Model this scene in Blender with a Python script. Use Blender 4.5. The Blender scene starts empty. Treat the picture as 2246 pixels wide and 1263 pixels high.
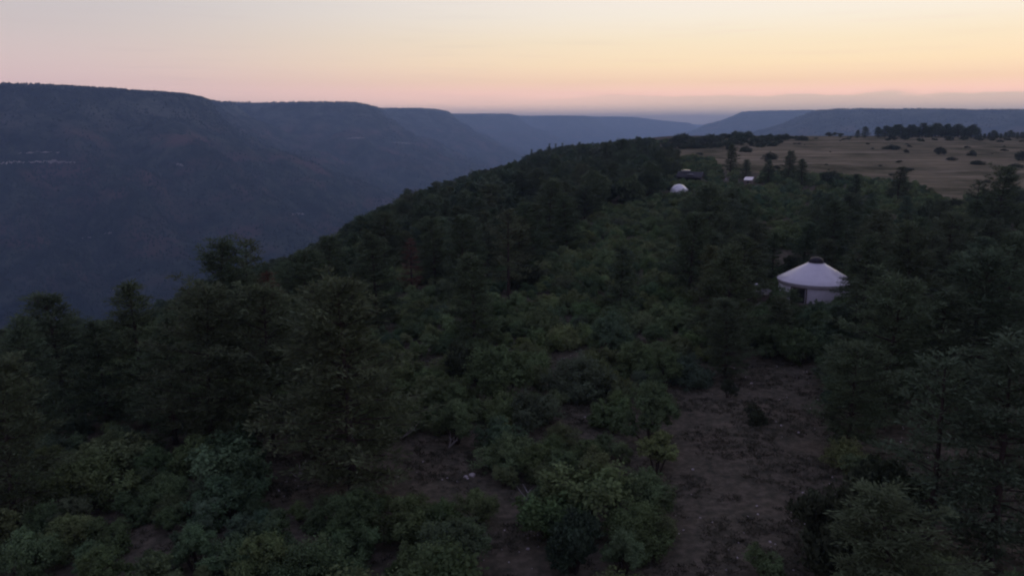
import bpy, math, random
import numpy as np
from mathutils import Vector

# ------------------------------------------------------------------ camera, sky, sun, exposure
sc = bpy.context.scene
CAM_H = 25.0                       # drone height over the plateau
FPX = 1729.0                       # focal length for a 2246 px wide frame
PITCH = math.atan(359.5 / FPX)
cam_d = bpy.data.cameras.new("camera")
cam_d.sensor_width = 36.0
cam_d.lens = 36.0 * FPX / 2246.0
cam_d.clip_start = 0.5
cam_d.clip_end = 90000.0
cam = bpy.data.objects.new("camera", cam_d)
sc.collection.objects.link(cam)
cam.location = (0, 0, CAM_H)
cam.rotation_euler = (math.pi / 2 - PITCH, 0, 0)
sc.camera = cam

SUN_AZ = math.radians(36)          # right of the view direction, just below the skyline
SUN_EL = math.radians(0.6)

def s2l(c):
    out = []
    for v in c:
        v /= 255.0
        out.append(v / 12.92 if v <= 0.04045 else ((v + 0.055) / 1.055) ** 2.4)
    return tuple(out) + (1.0,)

world = bpy.data.worlds.new("World")
sc.world = world
world.use_nodes = True
wt = world.node_tree
wt.nodes.clear()
WN = wt.nodes.new
WL = wt.links.new

def wmath(op, a, b=None, c=None, clamp=False):
    n = WN('ShaderNodeMath'); n.operation = op; n.use_clamp = clamp
    for i, v in enumerate((a, b, c)):
        if v is None: continue
        if isinstance(v, (int, float)): n.inputs[i].default_value = v
        else: WL(v, n.inputs[i])
    return n.outputs[0]

def wstep(v, lo, hi):
    n = WN('ShaderNodeMapRange'); n.interpolation_type = 'SMOOTHSTEP'
    WL(v, n.inputs['Value']) 
    for k, x in (('From Min', lo), ('From Max', hi)):
        if isinstance(x, (int, float)): n.inputs[k].default_value = x
        else: WL(x, n.inputs[k])
    return n.outputs['Result']

def wramp(fac, stops):
    n = WN('ShaderNodeValToRGB'); WL(fac, n.inputs[0])
    cr = n.color_ramp; cr.interpolation = 'LINEAR'
    while len(cr.elements) < len(stops): cr.elements.new(0.5)
    for e, (z, c) in zip(cr.elements, stops):
        g = np.interp(z, [0, .024, .05, .1, .155, .24, .4], [2.9, 2.35, 1.6, 1.26, 1.11, 1.04, 1.0])
        l = s2l(c)
        e.position = math.sqrt(z); e.color = (l[0] * g, l[1] * g * .985, l[2] * g * (1.02 if z < .2 else 1.0), 1)
    return n.outputs[0]

def wmix(f, a, b, mode='MIX'):
    n = WN('ShaderNodeMix'); n.data_type = 'RGBA'; n.blend_type = mode
    if isinstance(f, (int, float)): n.inputs[0].default_value = f
    else: WL(f, n.inputs[0])
    for i, v in ((6, a), (7, b)):
        if isinstance(v, tuple): n.inputs[i].default_value = v
        else: WL(v, n.inputs[i])
    return n.outputs[2]

tc = WN('ShaderNodeTexCoord')
sep = WN('ShaderNodeSeparateXYZ'); WL(tc.outputs['Generated'], sep.inputs[0])
DX, DY, DZ = sep.outputs
zc = wmath('MAXIMUM', DZ, 0.0)
fac = wmath('SQRT', zc)
hor = wmath('SQRT', wmath('ADD', wmath('MULTIPLY', DX, DX), wmath('MULTIPLY', DY, DY)))
cosaz = wmath('DIVIDE', wmath('ADD', wmath('MULTIPLY', DX, math.sin(SUN_AZ)), wmath('MULTIPLY', DY, math.cos(SUN_AZ))), wmath('MAXIMUM', hor, 1e-4))
az = wmath('ARCTAN2', DX, DY)
ZEN = (132, 134, 172)
warm = wramp(fac, [(0, (214, 180, 152)), (.012, (224, 188, 160)), (.024, (242, 196, 166)), (.036, (243, 194, 166)), (.05, (246, 207, 164)),
                   (.07, (250, 222, 174)), (.095, (252, 232, 191)), (.125, (253, 242, 217)), (.16, (254, 246, 232)), (.24, (232, 224, 218)),
                   (.38, (204, 198, 203)), (.62, (160, 157, 184)), (1, ZEN)])
cool = wramp(fac, [(0, (202, 172, 152)), (.02, (208, 177, 160)), (.045, (206, 178, 168)), (.07, (208, 187, 177)), (.1, (207, 194, 186)),
                   (.14, (202, 196, 193)), (.18, (197, 194, 197)), (.28, (186, 181, 192)), (.42, (170, 168, 190)), (.68, (144, 144, 177)), (1, ZEN)])
back = wramp(fac, [(0, (152, 143, 172)), (.06, (165, 150, 175)), (.15, (178, 165, 189)), (.3, (168, 161, 191)), (.6, (144, 144, 180)), (1, ZEN)])
sky = wmix(wstep(cosaz, -0.65, 0.40), back, cool)
sky = wmix(wstep(cosaz, 0.36, 1.0), sky, warm)
# a thin bank of grey cloud lying on the horizon on the sunset side
nz = WN('ShaderNodeTexNoise'); nz.noise_dimensions = '2D'
cv = WN('ShaderNodeCombineXYZ'); WL(wmath('MULTIPLY', az, 11.0), cv.inputs[0]); WL(wmath('MULTIPLY', DZ, 60.0), cv.inputs[1])
WL(cv.outputs[0], nz.inputs['Vector']); nz.inputs['Scale'].default_value = 1.0; nz.inputs['Detail'].default_value = 3.0
edge = wmath('ADD', 0.0265, wmath('MULTIPLY', nz.outputs[0], 0.015))
bank = wmath('SUBTRACT', 1.0, wstep(DZ, wmath('SUBTRACT', edge, 0.003), wmath('ADD', edge, 0.0022)))
bank = wmath('MULTIPLY', bank, wstep(az, -0.15, 0.42))
bank = wmath('MULTIPLY', bank, 0.62)
sky = wmix(bank, sky, tuple(1.7 * v for v in s2l((204, 186, 160))[:3]) + (1,))
# loose streaks of high cloud
st = WN('ShaderNodeTexNoise'); st.noise_dimensions = '2D'
cs = WN('ShaderNodeCombineXYZ'); WL(wmath('MULTIPLY', az, 5.0), cs.inputs[0]); WL(wmath('MULTIPLY', DZ, 120.0), cs.inputs[1])
WL(cs.outputs[0], st.inputs['Vector']); st.inputs['Scale'].default_value = 1.3; st.inputs['Detail'].default_value = 5.0
streak = wmath('MULTIPLY', wstep(st.outputs[0], 0.5, 0.8), wmath('SUBTRACT', 1.0, wstep(DZ, 0.05, 0.3)))
sky = wmix(wmath('MULTIPLY', streak, 0.07), sky, s2l((206, 186, 186)))
# physical dusk sky added underneath the measured colours
nish = WN('ShaderNodeTexSky'); nish.sky_type = 'NISHITA'; nish.sun_disc = False
nish.sun_elevation = SUN_EL; nish.sun_rotation = SUN_AZ
nish.air_density = 1.0; nish.dust_density = 1.0; nish.ozone_density = 2.0
bg1 = WN('ShaderNodeBackground'); WL(sky, bg1.inputs[0]); bg1.inputs[1].default_value = 0.97
bg2 = WN('ShaderNodeBackground'); WL(nish.outputs[0], bg2.inputs[0]); bg2.inputs[1].default_value = 0.004
add = WN('ShaderNodeAddShader'); WL(bg1.outputs[0], add.inputs[0]); WL(bg2.outputs[0], add.inputs[1])
wo = WN('ShaderNodeOutputWorld'); WL(add.outputs[0], wo.inputs[0])

sun_d = bpy.data.lights.new("sun", 'SUN')
sun_d.energy = 0.02
sun_d.angle = math.radians(12)
sun_d.color = (1.0, 0.72, 0.5)
sun = bpy.data.objects.new("sun", sun_d)
sc.collection.objects.link(sun)
sun.rotation_euler = Vector((-math.sin(SUN_AZ), -math.cos(SUN_AZ), -math.tan(math.radians(3)))).to_track_quat('-Z', 'Y').to_euler()

sc.view_settings.view_transform = 'Standard'
sc.view_settings.look = 'None'
sc.view_settings.exposure = 0.0
sc.view_settings.gamma = 1.0
sc.view_settings.use_curve_mapping = False
sc.render.engine = 'CYCLES'
sc.cycles.use_denoising = True
sc.cycles.max_bounces = 5
sc.cycles.diffuse_bounces = 3
sc.cycles.volume_bounces = 1
sc.cycles.filter_width = 2.1
# ------------------------------------------------------------------ helpers
COL = sc.collection

def tag(o, label=None, cat=None, group=None, kind=None):
    if label: o['label'] = label
    if cat: o['category'] = cat
    if group: o['group'] = group
    if kind: o['kind'] = kind
    return o

def mesh_np(name, verts, faces, mats=(), mat_idx=None, smooth=False):
    """verts (n,3); faces = array (m,3|4) or a list of such arrays"""
    if isinstance(faces, np.ndarray): faces = [faces]
    faces = [np.asarray(f, dtype=np.int32) for f in faces if len(f)]
    verts = np.asarray(verts, dtype=np.float32)
    me = bpy.data.meshes.new(name)
    nl = sum(f.size for f in faces); nf = sum(len(f) for f in faces)
    me.vertices.add(len(verts)); me.vertices.foreach_set('co', verts.ravel())
    me.loops.add(nl); me.loops.foreach_set('vertex_index', np.concatenate([f.ravel() for f in faces]))
    me.polygons.add(nf)
    tot = np.concatenate([np.full(len(f), f.shape[1], dtype=np.int32) for f in faces])
    me.polygons.foreach_set('loop_start', np.concatenate([[0], np.cumsum(tot)[:-1]]).astype(np.int32))
    me.polygons.foreach_set('loop_total', tot)
    if mat_idx is not None: me.polygons.foreach_set('material_index', np.asarray(mat_idx, dtype=np.int32))
    me.polygons.foreach_set('use_smooth', np.full(nf, smooth))
    for m in mats: me.materials.append(m)
    me.update(calc_edges=True)
    return me

def link(name, me, parent=None, loc=None, rz=0.0, scale=None, color=None):
    o = bpy.data.objects.new(name, me)
    COL.objects.link(o)
    if parent is not None: o.parent = parent
    if loc is not None: o.location = loc
    if rz: o.rotation_euler = (0, 0, rz)
    if scale is not None: o.scale = scale if hasattr(scale, '__len__') else (scale,) * 3
    if color is not None: o.color = tuple(color) + (1.0,)
    return o

def empty(name, loc=(0, 0, 0), rz=0.0):
    o = bpy.data.objects.new(name, None); COL.objects.link(o)
    o.location = loc; o.rotation_euler = (0, 0, rz); o.empty_display_size = 0.3
    return o

class MB:
    """collects boxes, tubes and surfaces of revolution into one mesh"""
    def __init__(s): s.v = []; s.q = []; s.t = []; s.n = 0
    def add(s, v, q=None, t=None):
        v = np.asarray(v, float)
        if q is not None and len(q): s.q.append(np.asarray(q) + s.n)
        if t is not None and len(t): s.t.append(np.asarray(t) + s.n)
        s.v.append(v); s.n += len(v); return s
    def box(s, c, d, rz=0.0):
        x, y, z = (np.array(d) / 2)
        p = np.array([[a, b, e] for e in (-z, z) for a, b in ((-x, -y), (x, -y), (x, y), (-x, y))])
        cr, sr = math.cos(rz), math.sin(rz)
        p = np.stack([p[:, 0] * cr - p[:, 1] * sr, p[:, 0] * sr + p[:, 1] * cr, p[:, 2]], 1) + np.array(c)
        return s.add(p, [[0, 3, 2, 1], [4, 5, 6, 7], [0, 1, 5, 4], [1, 2, 6, 5], [2, 3, 7, 6], [3, 0, 4, 7]])
    def tube(s, pts, rad, n=6, cap=False):
        pts = np.asarray(pts, float); rad = np.broadcast_to(rad, (len(pts),))
        tan = np.gradient(pts, axis=0); tan /= np.linalg.norm(tan, axis=1)[:, None] + 1e-9
        ref = np.array([0, 0, 1.0]) if abs(tan[0][2]) < 0.9 else np.array([1.0, 0, 0])
        a = np.cross(tan, ref); a /= np.linalg.norm(a, axis=1)[:, None] + 1e-9
        b = np.cross(tan, a)
        th = np.arange(n) * 2 * math.pi / n
        v = pts[:, None] + rad[:, None, None] * (np.cos(th)[None, :, None] * a[:, None] + np.sin(th)[None, :, None] * b[:, None])
        m = len(pts); q = []
        for i in range(m - 1):
            for j in range(n):
                k = (j + 1) % n
                q.append([i * n + j, i * n + k, (i + 1) * n + k, (i + 1) * n + j])
        v = v.reshape(-1, 3); t = None
        if cap:
            v = np.vstack([v, pts[-1]]); e = len(v) - 1
            t = [[(m - 1) * n + j, (m - 1) * n + (j + 1) % n, e] for j in range(n)]
        return s.add(v, q, t)
    def lathe(s, prof, n=48, fn=None):
        th = np.arange(n) * 2 * math.pi / n
        v = np.array([[r * math.cos(t) * (fn(t, r) if fn else 1), r * math.sin(t) * (fn(t, r) if fn else 1), z] for r, z in prof for t in th])
        q = [[i * n + j, i * n + (j + 1) % n, (i + 1) * n + (j + 1) % n, (i + 1) * n + j] for i in range(len(prof) - 1) for j in range(n)]
        return s.add(v, q)
    def prism(s, poly, y0, y1):
        """poly in xz, extruded along y"""
        m = len(poly)
        v = [[x, y0, z] for x, z in poly] + [[x, y1, z] for x, z in poly]
        s.add(v, [[i, (i + 1) % m, m + (i + 1) % m, m + i] for i in range(m)],
              [[0, i + 1, i] for i in range(1, m - 1)] + [[m, m + i, m + i + 1] for i in range(1, m - 1)])
        return s
    def mesh(s, name, mat, smooth=False):
        fs = []
        if s.q: fs.append(np.vstack(s.q))
        if s.t: fs.append(np.vstack(s.t))
        return mesh_np(name, np.vstack(s.v), fs, [mat], smooth=smooth)
    def build(s, name, mat, parent=None, smooth=False, **k):
        return link(name, s.mesh(name, mat, smooth), parent, **k)

def hash2(ix, iy, seed):
    h = np.sin(ix * 127.1 + iy * 311.7 + seed * 74.7) * 43758.5453
    return h - np.floor(h)

def vn(x, y, seed=0):
    x = np.asarray(x, float); y = np.asarray(y, float)
    ix, iy = np.floor(x), np.floor(y); fx, fy = x - ix, y - iy
    fx = fx * fx * (3 - 2 * fx); fy = fy * fy * (3 - 2 * fy)
    a = hash2(ix, iy, seed); b = hash2(ix + 1, iy, seed); c = hash2(ix, iy + 1, seed); d = hash2(ix + 1, iy + 1, seed)
    return (a + (b - a) * fx) * (1 - fy) + (c + (d - c) * fx) * fy

def fbm(x, y, seed=0, o=4, g=0.5):
    s = 0; a = 1.0; tot = 0
    for i in range(o):
        s = s + a * vn(x * 2 ** i, y * 2 ** i, seed + i * 17); tot += a; a *= g
    return s / tot - 0.5

def sst(x, a, b):
    t = np.clip((np.asarray(x, float) - a) / (b - a), 0, 1)
    return t * t * (3 - 2 * t)

# ------------------------------------------------------------------ materials
def new_mat(name):
    m = bpy.data.materials.new(name); m.use_nodes = True
    nt = m.node_tree; nt.nodes.clear()
    return m, nt, nt.nodes.new, nt.links.new

def leaf_mat(name, warm=0.25, translucent=0.22, nscale=0.9):
    m, nt, N, L = new_mat(name)
    oi = N('ShaderNodeObjectInfo'); geo = N('ShaderNodeNewGeometry'); t = N('ShaderNodeTexCoord')
    nz = N('ShaderNodeTexNoise'); nz.inputs['Scale'].default_value = nscale; nz.inputs['Detail'].default_value = 3
    L(geo.outputs['Position'], nz.inputs['Vector'])
    mr = N('ShaderNodeMapRange'); L(geo.outputs['Random Per Island'], mr.inputs['Value']); mr.inputs['To Min'].default_value = 0.72; mr.inputs['To Max'].default_value = 1.28
    mr2 = N('ShaderNodeMapRange'); L(nz.outputs[0], mr2.inputs['Value']); mr2.inputs['From Min'].default_value = .3; mr2.inputs['From Max'].default_value = .7
    mr2.inputs['To Min'].default_value = 0.65; mr2.inputs['To Max'].default_value = 1.35
    mu = N('ShaderNodeMath'); mu.operation = 'MULTIPLY'; L(mr.outputs[0], mu.inputs[0]); L(mr2.outputs[0], mu.inputs[1])
    mx = N('ShaderNodeMix'); mx.data_type = 'RGBA'; mx.blend_type = 'MULTIPLY'; mx.inputs[0].default_value = 1.0
    L(oi.outputs['Color'], mx.inputs[6]); L(mu.outputs[0], mx.inputs[7])
    hs = N('ShaderNodeHueSaturation'); L(mx.outputs[2], hs.inputs['Color'])
    mh = N('ShaderNodeMapRange'); L(nz.outputs[0], mh.inputs['Value']); mh.inputs['To Min'].default_value = 0.475; mh.inputs['To Max'].default_value = 0.525
    L(mh.outputs[0], hs.inputs['Hue'])
    d = N('ShaderNodeBsdfDiffuse'); L(hs.outputs[0], d.inputs[0])
    tr = N('ShaderNodeBsdfTranslucent'); L(hs.outputs[0], tr.inputs[0])
    ms = N('ShaderNodeMixShader'); ms.inputs[0].default_value = translucent; L(d.outputs[0], ms.inputs[1]); L(tr.outputs[0], ms.inputs[2])
    o = N('ShaderNodeOutputMaterial'); L(ms.outputs[0], o.inputs[0])
    return m

def simple_mat(name, col, rough=0.8, var=0.25, scale=3.0, spec=0.3, metal=0.0, bump=0.0, stretch=None):
    m, nt, N, L = new_mat(name)
    t = N('ShaderNodeTexCoord'); nz = N('ShaderNodeTexNoise'); nz.inputs['Scale'].default_value = scale; nz.inputs['Detail'].default_value = 5
    if stretch:
        mp = N('ShaderNodeMapping'); mp.inputs['Scale'].default_value = stretch
        L(t.outputs['Object'], mp.inputs[0]); L(mp.outputs[0], nz.inputs['Vector'])
    else: L(t.outputs['Object'], nz.inputs['Vector'])
    mr = N('ShaderNodeMapRange'); L(nz.outputs[0], mr.inputs['Value']); mr.inputs['From Min'].default_value = .25; mr.inputs['From Max'].default_value = .75
    mr.inputs['To Min'].default_value = 1 - var; mr.inputs['To Max'].default_value = 1 + var
    mx = N('ShaderNodeMix'); mx.data_type = 'RGBA'; mx.blend_type = 'MULTIPLY'; mx.inputs[0].default_value = 1.0
    mx.inputs[6].default_value = tuple(col) + (1,); L(mr.outputs[0], mx.inputs[7])
    b = N('ShaderNodeBsdfPrincipled'); L(mx.outputs[2], b.inputs['Base Color'])
    b.inputs['Roughness'].default_value = rough; b.inputs['Specular IOR Level'].default_value = spec; b.inputs['Metallic'].default_value = metal
    if bump:
        bp = N('ShaderNodeBump'); bp.inputs['Strength'].default_value = bump; bp.inputs['Distance'].default_value = 0.05
        L(nz.outputs[0], bp.inputs['Height']); L(bp.outputs[0], b.inputs['Normal'])
    o = N('ShaderNodeOutputMaterial'); L(b.outputs[0], o.inputs[0])
    return m

M_needle = leaf_mat("pine_needles", nscale=0.8)
M_oak = leaf_mat("oak_leaves", nscale=0.6, translucent=0.28)
M_bark = simple_mat("bark", (0.055, 0.042, 0.036), 0.95, 0.4, 6.0, 0.1, bump=0.6, stretch=(1, 1, 0.3))
M_twig = simple_mat("bleached_wood", (0.30, 0.28, 0.26), 0.9, 0.25, 8.0, 0.15)
M_rock = simple_mat("pale_rock", (0.46, 0.41, 0.40), 0.9, 0.25, 4.0, 0.2, bump=0.5)
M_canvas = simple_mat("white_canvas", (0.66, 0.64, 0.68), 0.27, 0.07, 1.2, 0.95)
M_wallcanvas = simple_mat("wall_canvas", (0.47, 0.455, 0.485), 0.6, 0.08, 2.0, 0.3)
M_dark = simple_mat("dark_opening", (0.012, 0.012, 0.014), 0.35, 0.2, 3.0, 0.4)
M_skylight = simple_mat("smoked_acrylic", (0.022, 0.019, 0.024), 0.45, 0.1, 2.0, 0.15)
M_timber = simple_mat("weathered_timber", (0.15, 0.12, 0.10), 0.85, 0.35, 5.0, 0.2, stretch=(0.3, 4, 4))
M_darkwood = simple_mat("dark_stained_timber", (0.035, 0.03, 0.028), 0.8, 0.3, 5.0, 0.2)
M_darkroof = simple_mat("dark_shingle_roof", (0.045, 0.044, 0.048), 0.75, 0.3, 3.0, 0.3)
M_metal = simple_mat("pale_metal_roof", (0.80, 0.78, 0.78), 0.12, 0.06, 2.0, 0.5, metal=0.75)
M_steel = simple_mat("galvanised_steel", (0.72, 0.72, 0.74), 0.18, 0.1, 5.0, 0.5, metal=0.6)
M_dome = simple_mat("dome_vinyl", (0.82, 0.83, 0.86), 0.16, 0.04, 1.0, 0.9)
# ------------------------------------------------------------------ terrain
TH = math.radians(13.2)            # bearing of the canyon, right of the view
CT, ST = math.cos(TH), math.sin(TH)
def uv(x, y): return x * ST + y * CT, -(x * CT - y * ST)      # along the canyon, towards the canyon
def xy(u, v): return u * ST - v * CT, u * CT + v * ST

_by = [-400, 40, 100, 150, 250, 350, 450, 550, 640, 800, 1100, 1600, 2600]
_bz = [-6, 0, 0.2, 0.6, 3.0, 7.0, 11.5, 15.2, 16.0, 12, -6, -60, -170]
def ground_z(x, y):
    x = np.asarray(x, float); y = np.asarray(y, float)
    u, v = uv(x, y)
    yy = y * 0.8 + u * 0.2
    b = np.interp(yy, _by, _bz)
    b = 0.5 * b + 0.25 * np.interp(yy - 40, _by, _bz) + 0.25 * np.interp(yy + 40, _by, _bz)
    ve = v + 26 * fbm(u / 150.0, v * 0 + 3.3, 5, 3) + 6 * fbm(u / 30., v / 40., 9, 2)
    w = np.maximum(ve - 10.0, 0)
    fall = np.where(w < 165, 0.00185 * w * w, 50.4 + 0.61 * (w - 165))
    gul = sst(w, 90, 300)
    z = b - fall + gul * 30 * fbm(u / 90., v / 200., 21, 4)
    z = np.maximum(z, -365 + 18 * fbm(u / 200., v / 200., 31, 3)) - 70 * sst(v, 650, 950)
    # right-hand side sinks gently away far off
    z = z - 0.00004 * np.maximum(-v - 380, 0) ** 2
    near = 1.2 * fbm(x / 28., y / 28., 2, 3) + 0.35 * fbm(x / 6., y / 6., 3, 3)
    return z + near

def proj(x, y, z):
    """world -> picture px (2246 wide frame)"""
    cp, sp = math.cos(PITCH), math.sin(PITCH)
    dz = np.asarray(z, float) - CAM_H
    dep = y * cp - dz * sp
    up = y * sp + dz * cp
    return 1123 + FPX * x / dep, 631.5 - FPX * up / dep, dep

def ray(X, Y):
    cp, sp = math.cos(PITCH), math.sin(PITCH)
    a = (X - 1123) / FPX; b = (631.5 - Y) / FPX
    return np.array([a, cp + b * sp, -sp + b * cp])

def place(X, Y, h=0.0, dmax=2500):
    """first point along the sight line that is h above the ground -> ground point below it"""
    r = ray(X, Y); t = np.concatenate([np.arange(18, 400, 0.25), np.arange(400, dmax, 1.0)])
    px, py, pz = r[0] * t, r[1] * t, CAM_H + r[2] * t
    hh = pz - ground_z(px, py)
    i = np.argmax(hh <= h) if (hh <= h).any() else int(np.argmin(hh))
    x, y = px[i], py[i]
    return float(x), float(y), float(ground_z(x, y))

def grow(a, b, c0, step, rate, far):
    """coordinates from a..b at spacing step round c0..c0+far, growing outwards"""
    out = [c0]; s = step; x = c0
    while x < b:
        if x > far: s *= rate
        x += s; out.append(x)
    left = []; s = step; x = c0
    while x > a:
        s *= rate; x -= s; left.append(x)
    return np.array(left[::-1] + out)

def grid_mesh(name, gx, gy, zf, mapf, mat, attr=None, smooth=True):
    A, B = np.meshgrid(gx, gy, indexing='xy')
    x, y = mapf(A, B)
    z = zf(A, B, x, y)
    v = np.stack([x, y, z], -1).reshape(-1, 3)
    nx, ny = len(gx), len(gy)
    i = (np.arange(ny - 1)[:, None] * nx + np.arange(nx - 1)[None]).ravel()
    f = np.stack([i, i + 1, i + 1 + nx, i + nx], 1)
    # keep faces pointing up
    e1 = v[f[0, 1]] - v[f[0, 0]]; e2 = v[f[0, 3]] - v[f[0, 0]]
    if np.cross(e1, e2)[2] < 0: f = f[:, ::-1]
    me = mesh_np(name, v, f, [mat], smooth=smooth)
    if attr:
        for nm, fn in attr.items():
            at = me.attributes.new(nm, 'FLOAT', 'POINT')
            at.data.foreach_set('value', np.asarray(fn(A, B, x, y, z), dtype=np.float32).ravel())
    return me

def inpoly(X, Y, P):
    X = np.asarray(X, float); Y = np.asarray(Y, float); r = np.zeros(X.shape, bool)
    n = len(P)
    for i in range(n):
        x1, y1 = P[i]; x2, y2 = P[(i + 1) % n]
        c = ((y1 > Y) != (y2 > Y)) & (X < (x2 - x1) * (Y - y1) / ((y2 - y1) or 1e-9) + x1)
        r ^= c
    return r

# outlines on the ground, read off the photograph and laid on the terrain
def ground_poly(P): return [place(X, Y)[:2] for X, Y in P]
MEADOW = ground_poly([(1430, 322), (1560, 303), (1700, 297.5), (1900, 299), (2246, 303), (2700, 305), (2700, 460), (2246, 425), (2100, 448), (1990, 405),
                      (1870, 392), (1780, 386), (1665, 380), (1590, 376), (1560, 352), (1475, 349)])
CLEAR_PX = (
    [(1455, 900), (1540, 800), (1640, 772), (1745, 778), (1825, 880), (1845, 1000), (1815, 1263), (1800, 1420), (1350, 1420), (1400, 1263), (1475, 1100), (1445, 1000)],
    [(530, 1060), (640, 965), (800, 965), (1000, 965), (1085, 1000), (1080, 1055), (920, 1065), (700, 1070), (600, 1100)],
    [(1190, 800), (1270, 740), (1295, 780), (1285, 880), (1190, 850)],
    [(1050, 1120), (1185, 1090), (1195, 1263), (1190, 1420), (1050, 1420), (1060, 1263)],
    [(1230, 870), (1330, 860), (1345, 930), (1240, 950)],
    [(880, 780), (930, 775), (1000, 800), (990, 840), (900, 820)],
    [(1650, 480), (1770, 540), (1790, 575), (1700, 590), (1640, 560)],
    [(1880, 1010), (2020, 900), (2246, 850), (2500, 900), (2500, 1420), (2130, 1300), (2090, 1080)],
)
CLEAR = [ground_poly(P) for P in CLEAR_PX]

def ground_material():
    m, nt, N, L = new_mat("plateau_soil")
    geo = N('ShaderNodeNewGeometry')
    def noise(scale, detail=5, vec=None, rough=0.55):
        n = N('ShaderNodeTexNoise'); n.inputs['Scale'].default_value = scale; n.inputs['Detail'].default_value = detail; n.inputs['Roughness'].default_value = rough
        L(vec or geo.outputs['Position'], n.inputs['Vector']); return n.outputs[0]
    def ramp(f, stops):
        r = N('ShaderNodeValToRGB'); L(f, r.inputs[0]); cr = r.color_ramp
        while len(cr.elements) < len(stops): cr.elements.new(0.5)
        for e, (p, c) in zip(cr.elements, stops): e.position = p; e.color = tuple(c) + (1,)
        return r.outputs[0]
    def mix(f, a, b, mode='MIX'):
        x = N('ShaderNodeMix'); x.data_type = 'RGBA'; x.blend_type = mode
        if isinstance(f, float): x.inputs[0].default_value = f
        else: L(f, x.inputs[0])
        L(a, x.inputs[6]); L(b, x.inputs[7]); return x.outputs[2]
    n1 = noise(0.22, 6); n2 = noise(1.6, 6, rough=0.65); n3 = noise(6.0, 4, rough=0.7)
    soil = ramp(n1, [(.3, (.078, .071, .052)), (.5, (.128, .116, .083)), (.7, (.18, .146, .104))])
    litter = ramp(n2, [(.35, (.036, .04, .028)), (.5, (.095, .086, .06)), (.62, (.165, .138, .10))])
    soil = mix(0.6, soil, litter)
    mp = N('ShaderNodeMapping'); mp.inputs['Scale'].default_value = (0.010, 0.075, 0.05); mp.inputs['Rotation'].default_value = (0, 0, 0.06); L(geo.outputs['Position'], mp.inputs[0])
    s1 = noise(1.0, 7, mp.outputs[0], 0.62)
    mp2 = N('ShaderNodeMapping'); mp2.inputs['Scale'].default_value = (0.05, 0.35, 0.2); L(geo.outputs['Position'], mp2.inputs[0])
    s2 = noise(1.0, 5, mp2.outputs[0], 0.6)
    g1 = ramp(s1, [(.30, (.070, .072, .036)), (.44, (.135, .120, .070)), (.55, (.20, .168, .105)), (.68, (.36, .30, .20))])
    g2 = ramp(s2, [(.35, (.085, .085, .042)), (.5, (.17, .147, .088)), (.65, (.30, .25, .165))])
    mead = mix(0.45, g1, g2)
    g3 = ramp(noise(0.035, 6, rough=0.65), [(.36, (.46, .50, .44)), (.5, (.98, 1.0, 1.02)), (.64, (1.28, 1.26, 1.28))])
    mead = mix(1.0, mead, g3, 'MULTIPLY')
    at = N('ShaderNodeAttribute'); at.attribute_name = 'meadow'
    ad = N('ShaderNodeMath'); ad.operation = 'ADD'; L(at.outputs['Fac'], ad.inputs[0])
    sb = N('ShaderNodeMath'); sb.operation = 'MULTIPLY_ADD'; L(n1, sb.inputs[0]); sb.inputs[1].default_value = 0.7; sb.inputs[2].default_value = -0.35; L(sb.outputs[0], ad.inputs[1])
    mr = N('ShaderNodeMapRange'); mr.interpolation_type = 'SMOOTHSTEP'; L(ad.outputs[0], mr.inputs['Value']); mr.inputs['From Min'].default_value = .3; mr.inputs['From Max'].default_value = .7
    colr = mix(mr.outputs[0], soil, mead)
    b = N('ShaderNodeBsdfDiffuse'); L(colr, b.inputs[0])
    bp = N('ShaderNodeBump'); bp.inputs['Strength'].default_value = 0.8; bp.inputs['Distance'].default_value = 0.12
    av = N('ShaderNodeMath'); av.operation = 'ADD'; L(n2, av.inputs[0]); L(n3, av.inputs[1]); L(av.outputs[0], bp.inputs['Height']); L(bp.outputs[0], b.inputs['Normal'])
    o = N('ShaderNodeOutputMaterial'); L(b.outputs[0], o.inputs[0])
    return m

M_ground = ground_material()
def meadow_attr(A, B, x, y, z):
    m = inpoly(x, y, MEADOW).astype(float)
    for _ in range(3):
        m[1:-1, 1:-1] = (m[1:-1, 1:-1] * 2 + m[:-2, 1:-1] + m[2:, 1:-1] + m[1:-1, :-2] + m[1:-1, 2:]) / 6
    return m
gu = grow(-260, 2600, 15, 1.1, 1.035, 170)
gv = np.unique(np.concatenate([grow(-1800, 140, 0, 1.3, 1.035, 100), np.arange(140, 1060, 7.0)]))
ground = link("ground", grid_mesh("ground", gu, gv, lambda A, B, x, y: ground_z(x, y), lambda u, v: xy(u, v), M_ground, {'meadow': meadow_attr}))
tag(ground, kind='structure')

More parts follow.
